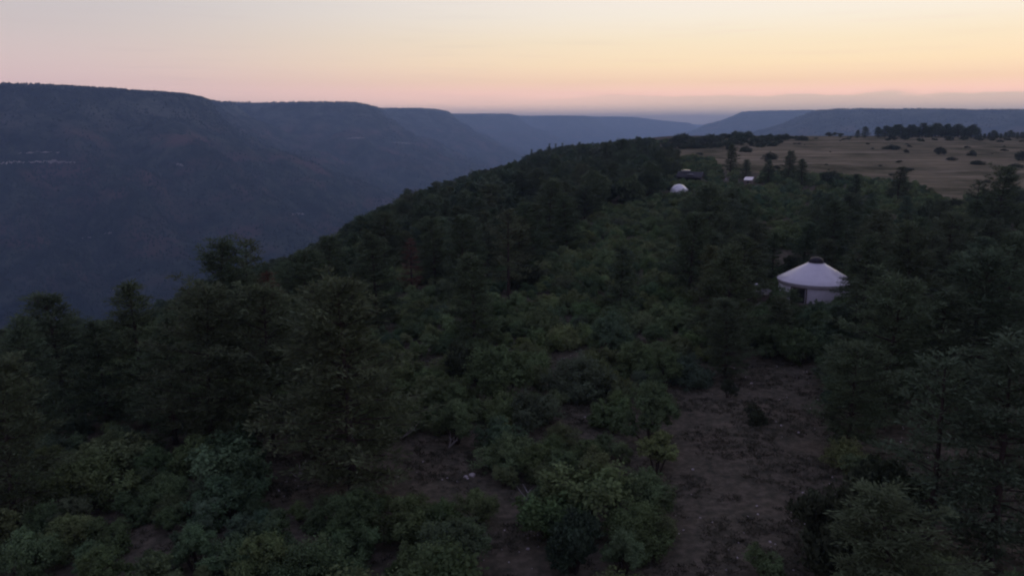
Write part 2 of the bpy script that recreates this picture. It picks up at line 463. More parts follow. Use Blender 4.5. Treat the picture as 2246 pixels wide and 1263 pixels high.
# far side of the canyon: a flat-topped mesa whose rim runs out in spurs
def wall_material(name, red=1.0, base=0.0):
    m, nt, N, L = new_mat(name)
    geo = N('ShaderNodeNewGeometry'); sx = N('ShaderNodeSeparateXYZ'); L(geo.outputs['Position'], sx.inputs[0])
    def noise(scale, detail=6, sc3=None, rough=0.6):
        n = N('ShaderNodeTexNoise'); n.inputs['Scale'].default_value = scale; n.inputs['Detail'].default_value = detail; n.inputs['Roughness'].default_value = rough
        if sc3:
            mp = N('ShaderNodeMapping'); mp.inputs['Scale'].default_value = sc3; L(geo.outputs['Position'], mp.inputs[0]); L(mp.outputs[0], n.inputs['Vector'])
        else: L(geo.outputs['Position'], n.inputs['Vector'])
        return n.outputs[0]
    def ramp(f, stops):
        r = N('ShaderNodeValToRGB'); L(f, r.inputs[0]); cr = r.color_ramp
        while len(cr.elements) < len(stops): cr.elements.new(0.5)
        for e, (p, c) in zip(cr.elements, stops): e.position = p; e.color = tuple(c) + (1,)
        return r.outputs[0]
    def mix(f, a, b):
        x = N('ShaderNodeMix'); x.data_type = 'RGBA'
        L(f, x.inputs[0]); L(a, x.inputs[6]); L(b, x.inputs[7]); return x.outputs[2]
    def mth(op, a, b):
        n = N('ShaderNodeMath'); n.operation = op; n.use_clamp = op == 'MULTIPLY'
        for i, v in enumerate((a, b)):
            if isinstance(v, (int, float)): n.inputs[i].default_value = v
            else: L(v, n.inputs[i])
        return n.outputs[0]
    wood = ramp(noise(0.02, 8), [(.36, (.008, .015, .012)), (.5, (.026, .036, .028)), (.64, (.062, .073, .054))])
    # strata: colour depends on height, wavering a little
    hz = mth('ADD', sx.outputs[2], mth('MULTIPLY', noise(0.004, 4), 90.0))
    nrm = N('ShaderNodeMapRange'); L(hz, nrm.inputs['Value']); nrm.inputs['From Min'].default_value = -330; nrm.inputs['From Max'].default_value = 230
    strata = ramp(nrm.outputs[0], [(0, (.055, .05, .038)), (.16, (.085, .055, .045)), (.24, (.06, .055, .042)), (.36, (.115, .072, .062)), (.45, (.092, .062, .054)), (.5, (.06, .06, .048)),
                                   (.55, (.12, .075, .06)), (.63, (.08, .08, .062)), (.8, (.10, .12, .09)), (1, (.11, .125, .09))])
    bare = noise(0.0065, 5, (1, 1, 2.2), 0.62)
    bm = N('ShaderNodeMapRange'); bm.interpolation_type = 'SMOOTHSTEP'; L(bare, bm.inputs['Value']); bm.inputs['From Min'].default_value = .46; bm.inputs['From Max'].default_value = .66
    colr = mix(bm.outputs[0], wood, strata)
    b = N('ShaderNodeBsdfDiffuse'); L(colr, b.inputs[0])
    bp = N('ShaderNodeBump'); bp.inputs['Strength'].default_value = 1.0; bp.inputs['Distance'].default_value = 5.0
    L(noise(0.035, 6), bp.inputs['Height']); L(bp.outputs[0], b.inputs['Normal'])
    o = N('ShaderNodeOutputMaterial'); L(b.outputs[0], o.inputs[0])
    return m
M_wall = wall_material("canyon_wall_scrub")

TOP = 25 + 113.0
def seg_dist(x, y, P):
    d = np.full(np.shape(x), 1e9)
    n = len(P)
    for i in range(n):
        ax, ay = P[i]; bx, by = P[(i + 1) % n]
        t = np.clip(((x - ax) * (bx - ax) + (y - ay) * (by - ay)) / ((bx - ax) ** 2 + (by - ay) ** 2), 0, 1)
        d = np.minimum(d, np.hypot(x - ax - t * (bx - ax), y - ay - t * (by - ay)))
    return np.where(inpoly(x, y, P), d, -d)
# plan of the rim: headlands one behind the other, side canyons between
RIM = [((X - 1123) / FPX * d, d) for X, d in [(-900, 1900), (-400, 2150), (0, 2290), (250, 2430), (400, 2580), (455, 2760), (470, 3000), (478, 3600), (500, 4250), (560, 4350), (690, 4280), (800, 4280),
       (822, 4450), (830, 5000), (842, 5900), (930, 5950), (975, 6150), (985, 6900), (990, 8900), (1050, 9000), (1128, 9300), (1136, 10500), (1150, 11400), (1240, 11000), (1290, 11500), (1303, 12600),
       (1400, 13000), (1505, 14300), (1480, 17000), (-1500, 17000)]]
# spurs and gullies running down from the rim (plan of their crests, height, half width)
SPURS = []
def far_z(x, y):
    s = seg_dist(x, y, RIM) + 95 * fbm(x / 420., y / 420., 51, 4)
    prof = np.interp(s, [-1500, -1150, -980, -780, -560, -420, -404, -250, -120, -45, 0, 70, 4000],
                     [-396, -388, -348, -268, -172, -108, -92, -40, 34, 86, TOP - 12, TOP, TOP + 12])
    slope = sst(s, -1150, -900) * (1 - sst(s, -70, 10))
    rid = np.abs(fbm(x / 380., y / 380., 61, 4)) * 2
    z = prof - slope * 110 * (0.40 - rid) + slope * 26 * fbm(x / 70., y / 70., 71, 4)
    for (ax, ay), (bx, by), hh, ww in SPURS:
        wx = x + 40 * fbm(x / 150., y / 150., 63, 3); wy = y + 40 * fbm(x / 150., y / 150., 64, 3)
        t = np.clip(((wx - ax) * (bx - ax) + (wy - ay) * (by - ay)) / ((bx - ax) ** 2 + (by - ay) ** 2), 0, 1)
        d = np.hypot(wx - ax - t * (bx - ax), wy - ay - t * (by - ay))
        z = z + slope * hh * np.exp(-(d / ww) ** 1.3)
    a = x / np.maximum(y, 1.0)
    # the nearest headland and the last one sink towards their ends
    z = z + 7 * fbm(x / 260., y / 260., 81, 3) - 16 * (sst(x, -1500, -1060) * (1 - sst(y, 3000, 3600)))
    return z - 92 * sst(a, .135, .225) * sst(y, 11000, 12500) * sst(s, -600, 0)
def far_hit(X, Y):
    r = ray(X, Y); t = np.arange(1050, 9000, 4.0)
    hh = CAM_H + r[2] * t - far_z(r[0] * t, r[1] * t)
    i = int(np.argmax(hh <= 0)) if (hh <= 0).any() else len(t) - 1
    return np.array([r[0] * t[i], r[1] * t[i], CAM_H + r[2] * t[i]])
_sp = [((350, 300), (600, 520), 62, 95), ((520, 262), (860, 400), 70, 120), ((160, 300), (330, 560), 50, 85), ((20, 400), (150, 640), 45, 80), ((700, 300), (900, 390), 45, 120),
       ((270, 300), (480, 540), -55, 80), ((90, 330), (240, 600), -45, 80), ((450, 300), (700, 470), -55, 90)]
SPURS = [(tuple(far_hit(*a)[:2]), tuple(far_hit(*b)[:2]), h, w) for a, b, h, w in _sp]
fa = np.linspace(-0.98, 0.30, 620)
fd = 1020 * 1.0078 ** np.arange(362)
far_wall = link("far_mesa_terrain", grid_mesh("far_mesa_terrain", fa, fd, lambda A, B, x, y: far_z(x, y), lambda a, d: (a * d, d), M_wall))
tag(far_wall, kind='structure')
# pale ledges of bare rock standing out of the slope
M_ledge = simple_mat("ledge_rock", (.34, .31, .30), .95, .35, .05, .1)
for X0, X1, Y0, Y1, hgt in [(0, 60, 359, 357, 5), (62, 165, 356, 357, 6), (40, 130, 337, 334, 3), (386, 402, 361, 363, 4), (640, 672, 470, 470, 3), (180, 204, 524, 521, 3), (242, 262, 639, 636, 3), (262, 274, 635, 634, 3),
                            (228, 246, 513, 511, 2.5), (760, 800, 305, 303, 5), (860, 905, 313, 316, 4)]:
    n = 18; up = []; lo = []; bk = []
    for k in range(n):
        f = k / (n - 1); p = far_hit(X0 + (X1 - X0) * f, Y0 + (Y1 - Y0) * f + 1.2 * math.sin(k * 1.9 + X0))
        w = hgt * (0.35 + 0.65 * math.sin(math.pi * min(1, f * 1.05))) * (0.7 + 0.5 * float(hash2(np.float64(k), np.float64(X0), 3)))
        o = p / np.linalg.norm(p[:2]); o[2] = 0
        lo.append(p - o * 3 - [0, 0, 2]); up.append(p - o * 2 + [0, 0, w]); bk.append(p + o * 14 + [0, 0, w * .8])
    v = np.vstack([lo, up, bk]); q = [[j * n + i, j * n + i + 1, (j + 1) * n + i + 1, (j + 1) * n + i] for j in (0, 1) for i in range(n - 1)]
    MB().add(v, q).build("cliff_ledge", M_ledge, far_wall)

# mesas on the near side of the canyon, beyond the meadow
def azp(X, d): a = math.atan((X - 1123) / FPX); return d * math.sin(a), d * math.cos(a)
def mesa(name, P, topf, gx, gy, seed, run=900):
    def zf(A, B, x, y):
        s = seg_dist(x, y, P) + 120 * fbm(x / 500., y / 500., seed, 4)
        t = topf(x, y)
        k = np.interp(s, [-run, -run * .7, -run * .3, -130, -40, 60, 500], [0, .2, .70, .90, .965, .99, 1.0])
        sl = sst(s, -run, -run * .6) * (1 - sst(s, -80, 40))
        return -360 + (t + 360) * k + sl * 60 * fbm(x / 160., y / 160., seed + 3, 4) + 5 * fbm(x / 220., y / 220., seed + 7, 3)
    o = link(name, grid_mesh(name, gx, gy, zf, lambda a, b: (a, b), M_wall))
    return tag(o, kind='structure'), zf
P_near = [azp(1795, 5600), azp(1850, 5300), azp(1990, 5150), azp(2246, 5000), azp(2900, 4800), azp(2900, 9000), azp(2100, 8600), azp(1830, 7200)]
mesa_b, zf_b = mesa("near_mesa_terrain", P_near, lambda x, y: 25 + 92 - 0.028 * np.clip(x - 2100, -300, 2900), np.arange(500, 8600, 45.0), np.arange(3600, 9200, 45.0), 101, 1350)
P_far = [azp(1622, 9300), azp(1700, 8900), azp(1800, 8800), azp(2300, 9000), azp(2300, 14500), azp(1750, 13500), azp(1645, 11500)]
mesa_c, zf_c = mesa("middle_mesa_terrain", P_far, lambda x, y: 25 + 139 + 0 * x, np.arange(900, 9600, 65.0), np.arange(7300, 15000, 65.0), 131, 1450)
# blue hills at the very end of the canyon and the floor of the country round about
def hill_z(A, B, x, y): return -380 + 415 * sst(y, 17000, 19500) * (0.93 + 0.10 * fbm(x / 2500., y / 2500., 151, 4)) + 150 * sst(x, 9000, 14000) * sst(y, 17000, 20000)
hills = link("distant_hills", grid_mesh("distant_hills", np.arange(-16000, 22000, 400.0), np.arange(15500, 22500, 350.0), hill_z, lambda a, b: (a, b), M_wall))
tag(hills, kind='structure')
floor = link("valley_floor", grid_mesh("valley_floor", np.linspace(-23000, 23000, 40), np.linspace(-23000, 23000, 40), lambda A, B, x, y: x * 0 - 392.0, lambda a, b: (a, b), M_wall))
tag(floor, kind='structure')

# air: one closed box of thin haze round everything
HZ = MB().box((0, 0, (-420 + 235) / 2), (47000, 47000, 420 + 235))
hm, nt, N, L = new_mat("evening_haze")
pv = N('ShaderNodeVolumePrincipled'); pv.inputs['Density'].default_value = 1.28e-4
pv.inputs['Color'].default_value = (0.47, 0.66, 1.0, 1); pv.inputs['Anisotropy'].default_value = 0.45
oo = N('ShaderNodeOutputMaterial'); L(pv.outputs[0], oo.inputs['Volume'])
haze = HZ.build("haze", hm)
tag(haze, kind='stuff', label='thin blue evening haze filling the canyon air', cat='haze')
# ------------------------------------------------------------------ plants: prototype meshes
def leaf_quads(c, d, ln, wd, rng, nrm=None):
    """c centres, d unit directions of the leaf axis, nrm the way each leaf faces"""
    n = len(c)
    r = rng.normal(size=(n, 3)); r[:, 2] *= 0.55
    if nrm is not None: r = nrm + r * 0.35
    s = np.cross(d, r); s /= np.linalg.norm(s, axis=1)[:, None] + 1e-9
    a = d * ln[:, None] * 0.5; b = s * wd[:, None] * 0.5
    v = np.stack([c - a, c + b * 0.9 + a * 0.1, c + a, c - b * 0.9 + a * 0.1], 1).reshape(-1, 3)
    return v, np.arange(4 * n).reshape(-1, 4)

def make_pine(seed, H=12.0, R=3.0, cb=0.14, roundness=0.5, limbs=78, dens=1.0, size=1.0, sparse=0.0):
    rng = np.random.default_rng(seed)
    bend = rng.normal(size=2) * 0.25
    zz = np.linspace(0, H * 0.97, 8)
    tp = np.stack([bend[0] * (zz / H) ** 2 * 1.5, bend[1] * (zz / H) ** 2 * 1.5, zz], 1)
    mb = MB().tube(tp, np.interp(zz / H, [0, .08, 1], [.27, .21, .03]) * H / 12, 8)
    C = []; D = []; LN = []; WD = []; NN = []
    ga = rng.uniform(0, 6.28)
    lop = rng.uniform(0, 6.28)
    nw = max(8, limbs // 6); wr = rng.uniform(.72, 1.18, nw + 1)
    for i in range(limbs):
        wh = min(nw, int(i / limbs * nw)); t = ((wh + .5 + rng.normal() * .10) / nw) ** 0.92
        t = min(.995, max(.01, t + (i / limbs - (wh + .5) / nw) * .35))
        z = H * (cb + (0.985 - cb) * t)
        cone = (1 - t) ** 0.85; dome = math.sqrt(max(0, 1 - t ** 2.2))
        prof = (1 - roundness) * cone + roundness * dome
        prof *= min(1.0, 0.5 + t / 0.22 * 0.5)
        ga += 2.4 + rng.normal() * 0.5
        if rng.uniform() < sparse: continue
        Lh = max(0.35, R * prof * wr[wh] * rng.uniform(0.62, 1.18) * (1 + 0.12 * math.cos(ga - lop)))
        el = np.interp(t, [0, .35, .8, 1], [-0.12, 0.12, 0.45, 0.95]) + rng.normal() * 0.1
        bx = np.interp(z, zz, tp[:, 0]); by = np.interp(z, zz, tp[:, 1])
        ux, uy = math.cos(ga), math.sin(ga)
        s = np.array([0, .5, 1.0])
        pts = np.stack([bx + ux * Lh * s, by + uy * Lh * s, z + Lh * (math.tan(el) * s * 0.8 + 0.16 * s ** 2)], 1)
        mb.tube(pts, np.array([.05, .032, .012]) * H / 12 * (1.3 - t * .6), 4)
        k = int(2 + Lh * 1.7)
        for f in np.linspace(0.42, 1.0, k):
            p = pts[0] + (pts[2] - pts[0]) * f + np.array([0, 0, -0.04 * Lh])
            sp = 0.22 + 0.30 * (1 - f) * Lh * 0.5
            p = p + np.array([-uy, ux, 0]) * rng.normal() * sp + np.array([0, 0, rng.normal() * .12])
            n = int(rng.integers(26, 40) * dens)
            off = rng.normal(size=(n, 3)) * np.array([.26, .26, .11])
            dd = off * np.array([1, 1, .8]) + np.array([ux * .25, uy * .25, .10]) + rng.normal(size=(n, 3)) * .10
            dd /= np.linalg.norm(dd, axis=1)[:, None] + 1e-9
            C.append(p + off); D.append(dd); LN.append(rng.uniform(.22, .44, n) * size); WD.append(rng.uniform(.07, .14, n) * size)
            NN.append(off * 1.2 + np.array([ux * .2, uy * .2, .55]) + rng.normal(size=(n, 3)) * .16)
    C = np.vstack(C); D = np.vstack(D); LN = np.concatenate(LN); WD = np.concatenate(WD)
    v, q = leaf_quads(C, D, LN, WD, rng, np.vstack(NN) * 2.2)
    return mb, v, q

def make_bush(seed, R=2.0, H=2.4, lobes=8, n=2600, leaf=0.098, juniper=False, stems=True):
    """a clump of rounded leafy heads over a few stems"""
    rng = np.random.default_rng(seed)
    mb = MB(); C = []; D = []; NN = []
    if leaf < .22: n = int(n * 4.6)
    cs = []
    for i in range(lobes):
        if i == 0: a, rr = 0, 0
        else: a, rr = i * 2.399 + rng.normal() * .4, R * 0.66 * math.sqrt((i + .2) / lobes)
        hz = H * (1 - 0.42 * (rr / R) ** 2) * rng.uniform(.60, 1.08)
        lr = R * rng.uniform(.30, .48)
        cz = max(hz - lr * 0.95, lr * 0.55)
        cs.append((rr * math.cos(a), rr * math.sin(a), cz, lr))
        if stems:
            mb.tube([(rr * .15 * math.cos(a), rr * .15 * math.sin(a), -0.15), (rr * .55 * math.cos(a), rr * .55 * math.sin(a), cz * .5), (rr * math.cos(a), rr * math.sin(a), cz)], [.07, .05, .02], 5)
    w = np.array([c[3] ** 2 for c in cs]); w /= w.sum()
    sub = []
    for (x, y, z, r), ww in zip(cs, w):          # each head is itself made of small sprays
        for _ in range(34 if leaf < .22 else 14):
            d = rng.normal(size=3); d[2] = d[2] * .9 + .25; d /= np.linalg.norm(d)
            sub.append((np.array([x, y, z]) + d * r * rng.uniform(.45, 1.14) * np.array([1, 1, 1.08 if not juniper else 1.2]), r * rng.uniform(.14, .36), d))
    per = max(6, n // len(sub))
    for p, r, d0 in sub:
        off = rng.normal(size=(per, 3)) * r * np.array([.6, .6, .5])
        c = p + off
        if juniper: dd = np.array([0, 0, 1.0]) + rng.normal(size=(per, 3)) * .5 + d0 * .6
        else: dd = rng.normal(size=(per, 3)) * np.array([1, 1, .45]) + d0 * .3
        dd /= np.linalg.norm(dd, axis=1)[:, None]
        C.append(c); D.append(dd); NN.append(off / r * .8 + d0 * 1.0 + np.array([0, 0, .55]))
    C = np.vstack(C); D = np.vstack(D); C[:, 2] = np.maximum(C[:, 2], 0.06)
    m = len(C)
    ln = rng.uniform(.7, 1.5, m) * leaf; wd = ln * (rng.uniform(.6, .9, m) if not juniper else rng.uniform(.4, .6, m))
    v, q = leaf_quads(C, D, ln, wd, rng, np.vstack(NN))
    return mb, v, q

def proto_tree(name, gen):
    mb, v, q = gen
    return (mb.mesh(name + "_trunk", M_bark, True), mesh_np(name + "_crown", v, q, [M_needle if 'pine' in name or 'juniper' in name else M_oak]))

PINES = [proto_tree("pine", make_pine(11 + i, 12.0, r, cb, rd, lm)) for i, (r, cb, rd, lm) in enumerate(
    [(3.2, .08, .85, 106), (3.0, .09, .65, 96), (3.5, .07, .95, 112), (2.8, .06, .55, 94), (3.4, .10, 1.0, 106), (2.5, .05, .4, 88), (3.2, .08, .8, 100), (3.6, .13, 1.0, 100)])]
SPIRE = [proto_tree("pine", make_pine(41 + i, 12.0, r, .06, .1, 64)) for i, r in enumerate((1.9, 1.6))]
OPEN = [proto_tree("pine", make_pine(51 + i, 12.0, 3.1, .22, .75, 60, dens=.75, sparse=.25)) for i in range(2)]
DEADP = [proto_tree("pine", make_pine(61, 12.0, 2.3, .12, .4, 62, dens=.55, sparse=.2))]
OAKS = [proto_tree("oak", make_bush(71 + i, r, h, lb, n)) for i, (r, h, lb, n) in enumerate(
    [(1.7, 2.3, 6, 2600), (2.0, 2.9, 7, 3200), (1.5, 2.6, 5, 2200), (2.2, 2.4, 9, 3300), (1.3, 1.8, 5, 1800), (1.9, 3.3, 6, 3100)])]
JUNS = [proto_tree("juniper", make_bush(91 + i, r, h, lb, n, .2, True)) for i, (r, h, lb, n) in enumerate([(1.7, 3.4, 8, 3400), (2.0, 3.0, 9, 3600), (1.3, 2.6, 6, 2600)])]

rnd = random.Random(7)
def vary(c, a=0.15):
    k = 1 + rnd.uniform(-a, a)
    return (c[0] * k * (1 + rnd.uniform(-a, a) * .5), c[1] * k, c[2] * k * (1 + rnd.uniform(-a, a) * .5))
C_PINE = (0.100, 0.134, 0.073)
C_PINE_WARM = (0.110, 0.136, 0.073)
C_PINE_COOL = (0.094, 0.130, 0.075)
C_RUST = (0.150, 0.082, 0.058)
C_OAK = (0.122, 0.172, 0.078)
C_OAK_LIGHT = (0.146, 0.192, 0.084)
C_OAK_BLUE = (0.108, 0.166, 0.090)
C_GREY = (0.116, 0.150, 0.086)
C_JUN = (0.060, 0.074, 0.042)

taken = []          # (x, y, radius) of everything planted
def tree(kind, name, pos, h, h0, label, cat, color, group=None, wide=1.0, rz=None):
    tm, cm = kind
    s = h / h0
    root = empty(name, (pos[0], pos[1], pos[2] - 0.12), rnd.uniform(0, 6.28) if rz is None else rz)
    tag(root, label, cat, group)
    link("trunk", tm, root, scale=(s * wide, s * wide, s))
    link("crown", cm, root, scale=(s * wide, s * wide, s), color=color)
    taken.append((pos[0], pos[1], 0.2 * h))
    return root
def bush(kind, name, pos, h, h0, label, cat, color, group=None, wide=1.0, parts=True):
    tm, cm = kind
    s = h / h0
    if parts:
        root = empty(name, (pos[0], pos[1], pos[2] - 0.08 - (.08 * h if 'juniper' in name else 0)), rnd.uniform(0, 6.28))
        link("stem", tm, root, scale=(s * wide, s * wide, s))
        link("foliage", cm, root, scale=(s * wide, s * wide, s), color=color)
    else:
        root = link(name, cm, None, (pos[0], pos[1], pos[2] - 0.16 * h), rnd.uniform(0, 6.28), (s * wide, s * wide, s), color)
    tag(root, label, cat, group)
    taken.append((pos[0], pos[1], 0.4 * h * wide))
    return root
OAK_H = [2.3, 2.9, 2.6, 2.4, 1.8, 3.3]
JUN_H = [3.4, 3.0, 2.6]

# ------------------------------------------------------------------ the round tent and the camp
YX, YY, YZ = place(1787, 619, 2.75)
yurt = empty("yurt", (YX, YY, YZ), math.atan2(-YX, YY) * 1.0)
yurt.scale = (1.04, 1.04, 1.10)
tag(yurt, "white canvas yurt with conical roof and dark round skylight among the pines", "yurt")
YR = 4.62
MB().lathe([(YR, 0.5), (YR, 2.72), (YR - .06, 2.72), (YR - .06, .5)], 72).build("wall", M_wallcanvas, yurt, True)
rib = lambda t, r: 1 + 0.010 * (r / 4.9) * abs(math.cos(t * 18))
prof = [(0.95, 5.05), (1.6, 4.70), (2.4, 4.27), (3.2, 3.83), (4.0, 3.39), (4.86, 2.90), (4.90, 2.84), (4.84, 2.80), (4.6, 2.84)]
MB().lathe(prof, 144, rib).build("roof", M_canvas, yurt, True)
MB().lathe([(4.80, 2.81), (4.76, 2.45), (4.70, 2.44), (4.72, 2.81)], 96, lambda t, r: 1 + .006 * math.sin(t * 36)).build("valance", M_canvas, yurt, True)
sky_l = MB().lathe([(1.0, 5.02), (.98, 5.26), (.84, 5.50), (.6, 5.66), (.3, 5.75), (.001, 5.77)], 40).build("skylight", M_skylight, yurt, True)
MB().lathe([(1.06, 4.97), (1.06, 5.05), (1.0, 5.06), (.98, 5.0)], 40).build("rim", M_wallcanvas, sky_l, True)
def on_wall(ang, w, h, zc, name, mat, parent, thick=0.06, rad=YR + .02):
    n = max(2, int(w / .25)); th = np.linspace(ang - w / 2 / rad, ang + w / 2 / rad, n + 1)
    v = []; q = []
    for r in (rad, rad + thick):
        for t in th: v += [[r * math.sin(t), -r * math.cos(t), zc - h / 2], [r * math.sin(t), -r * math.cos(t), zc + h / 2]]
    m = 2 * (n + 1)
    for i in range(n):
        a = 2 * i
        q += [[m + a, m + a + 2, m + a + 3, m + a + 1], [a, a + 1, a + 3, a + 2], [a + 1, m + a + 1, m + a + 3, a + 3], [a, a + 2, m + a + 2, m + a]]
    q += [[0, m, m + 1, 1], [2 * n, 2 * n + 1, m + 2 * n + 1, m + 2 * n]]
    return MB().add(v, q).build(name, mat, parent)
door = on_wall(-0.42, 1.7, 1.75, 1.42, "door", M_dark, yurt)
for da in (-0.225, 0.225): on_wall(-0.42 + da, .12, 1.85, 1.45, "door_frame", M_timber, door, .11)
on_wall(-0.42, 1.9, .1, 2.36, "door_frame", M_timber, door, .11)
for k in range(9):
    a = k * 2 * math.pi / 9
    MB().box((4.5 * math.cos(a), 4.5 * math.sin(a), -0.05), (.2, .2, .72), a).build("post", M_timber, yurt)
MB().lathe([(0.01, .44), (5.2, .44), (5.2, .32), (0.01, .32)], 48).build("platform", M_timber, yurt)
for k in range(3): MB().box((-2.0 - .0 * k, -4.9 - .35 * k, .32 - .17 * k), (1.5, .34, .1), -.42).build("step", M_timber, yurt)
taken.append((YX, YY, 6.2))

# low pale shed beside it with a metal vent pipe
sx, sy, sz = place(1668, 655, 1.6)
shed = empty("shed", (sx, sy, sz), 0.25); tag(shed, "low grey shed with shiny vent pipe, half hidden by pines beside the yurt", "shed")
MB().box((0, 0, 1.05), (3.0, 2.2, 2.4)).build("wall", M_timber, shed)
MB().prism([(-1.75, 2.28), (1.75, 2.55), (1.75, 2.67), (-1.75, 2.40)], -1.4, 1.4).build("roof", M_darkroof, shed)
MB().box((0, -1.43, 2.46), (3.5, .05, .2)).build("fascia", M_metal, shed)
pipe = MB().tube([(-.9, -.2, 2.3), (-.9, -.2, 3.5)], .13, 10).build("vent_pipe", M_steel, shed, True)
MB().lathe([(.34, 3.5), (.36, 3.6), (.02, 3.85)], 16).build("cap", M_steel, pipe, True, loc=(-.9, -.2, 0))
MB().box((-.55, -1.13, 0.75), (1.3, .06, 1.3)).build("door", M_metal, shed)
taken.append((sx, sy, 2.4))

# white geodesic dome behind the oaks
dx, dy, dz = place(1489, 423, 0.3)
import bmesh
def geodome(R, sub):
    bm = bmesh.new(); bmesh.ops.create_icosphere(bm, subdivisions=sub, radius=R)
    bmesh.ops.bisect_plane(bm, geom=bm.verts[:] + bm.edges[:] + bm.faces[:], plane_co=(0, 0, -0.02 * R), plane_no=(0, 0, -1), clear_outer=True)
    me = bpy.data.meshes.new("dome_shell"); bm.to_mesh(me); bm.free(); me.materials.append(M_dome); return me
DR = 2.9 * math.hypot(dx, dy) / 250.0
dome = empty("geodesic_dome", (dx, dy, dz), 0.3); tag(dome, "white geodesic dome tent showing above the oak thicket", "dome tent")
sh = link("shell", geodome(DR, 2), dome, (0, 0, .1))
on_wall(0.9, 1.5, 1.6, .75, "door", M_wallcanvas, dome, .08, DR - .2)
MB().lathe([(DR + .03, -.1), (DR + .03, .15), (DR - .1, .15)], 40).build("base_ring", M_steel, dome)
MB().lathe([(.01, -.12), (DR + .6, -.12), (DR + .6, -.6)], 32).build("platform", M_timber, dome)
taken.append((dx, dy, 5.0))

# dark timber lodge up the slope from the dome
lx, ly, lz = place(1514, 396, 0.6)
ls = math.hypot(lx, ly) / 1729.0        # metres per picture px there
lodge = empty("lodge", (lx, ly, lz), -0.38); tag(lodge, "dark timber lodge with low roof and pale skylights behind the dome", "lodge")
W = 48 * ls
MB().box((0, 0, .9), (W, 5.2, 2.6)).build("wall", M_darkwood, lodge)
rf = MB().prism([(-3.3, 2.1), (0, 3.7), (3.3, 2.1), (3.3, 1.95), (0, 3.5), (-3.3, 1.95)], -W / 2 - .5, W / 2 + .5).build("roof", M_darkroof, lodge, rz=math.pi / 2)
MB().box((W * .04, -2.2, 2.85), (2.2, 1.5, .16)).build("skylight", M_steel, lodge)
MB().box((-W * .18, .3, 4.0), (2.3, 2.2, .5)).build("ridge_vent", M_steel, lodge)
MB().box((-W * .33, .3, 3.9), (1.3, 1.8, .4)).build("ridge_vent", M_steel, lodge)
for k in range(5): MB().box((-W / 2 + .3 + k * (W - .6) / 4, -3.9, .7), (.16, .16, 2.2)).build("porch_post", M_darkwood, lodge)
MB().box((0, -3.4, 1.86), (W, 1.8, .1)).build("porch_roof", M_darkroof, lodge)
taken.append((lx, ly, 7.0)); taken.append((lx + 4, ly - 1.5, 4.0)); taken.append((lx - 4, ly + 1.5, 4.0))

def small_shed(X, Y, wpx, label, rz, name="cabin", h=2.6, mat=None):
    x, y, z = place(X, Y, h * .8); s = math.hypot(x, y) / FPX * wpx
    o = empty(name, (x, y, z), rz); tag(o, label, "cabin")
    MB().box((0, 0, h * .4), (s * .92, s * .7, h * .92)).build("wall", M_timber, o)
    r = MB().prism([(-s * .5, h * .84), (s * .5, h * 1.20), (s * .5, h * 1.23), (-s * .5, h * .87)], -s * .52, s * .52).build("roof", mat or M_metal, o, rz=math.pi / 2)
    MB().box((0, -s * .36, h * .38), (s * .2, .05, h * .7)).build("door", M_darkwood, o)
    taken.append((x, y, s * .8)); return o
small_shed(1642, 396, 17, "small cabin with pale sloping metal roof below the meadow edge", -0.5)
small_shed(1132, 351, 13, "tiny cabin with white roof alone on the wooded canyon rim", -0.35, h=2.8)
bx_, by_, bz_ = place(1593, 392, 1.5)
sg = empty("notice_board", (bx_, by_, bz_)); tag(sg, "small white notice board on a post between the dome and the pale cabin roof", "notice board")
MB().box((0, 0, .7), (.12, .12, 1.6)).build("post", M_timber, sg); MB().box((0, -.08, 1.3), (.9, .05, .7), .2).build("board", M_metal, sg)
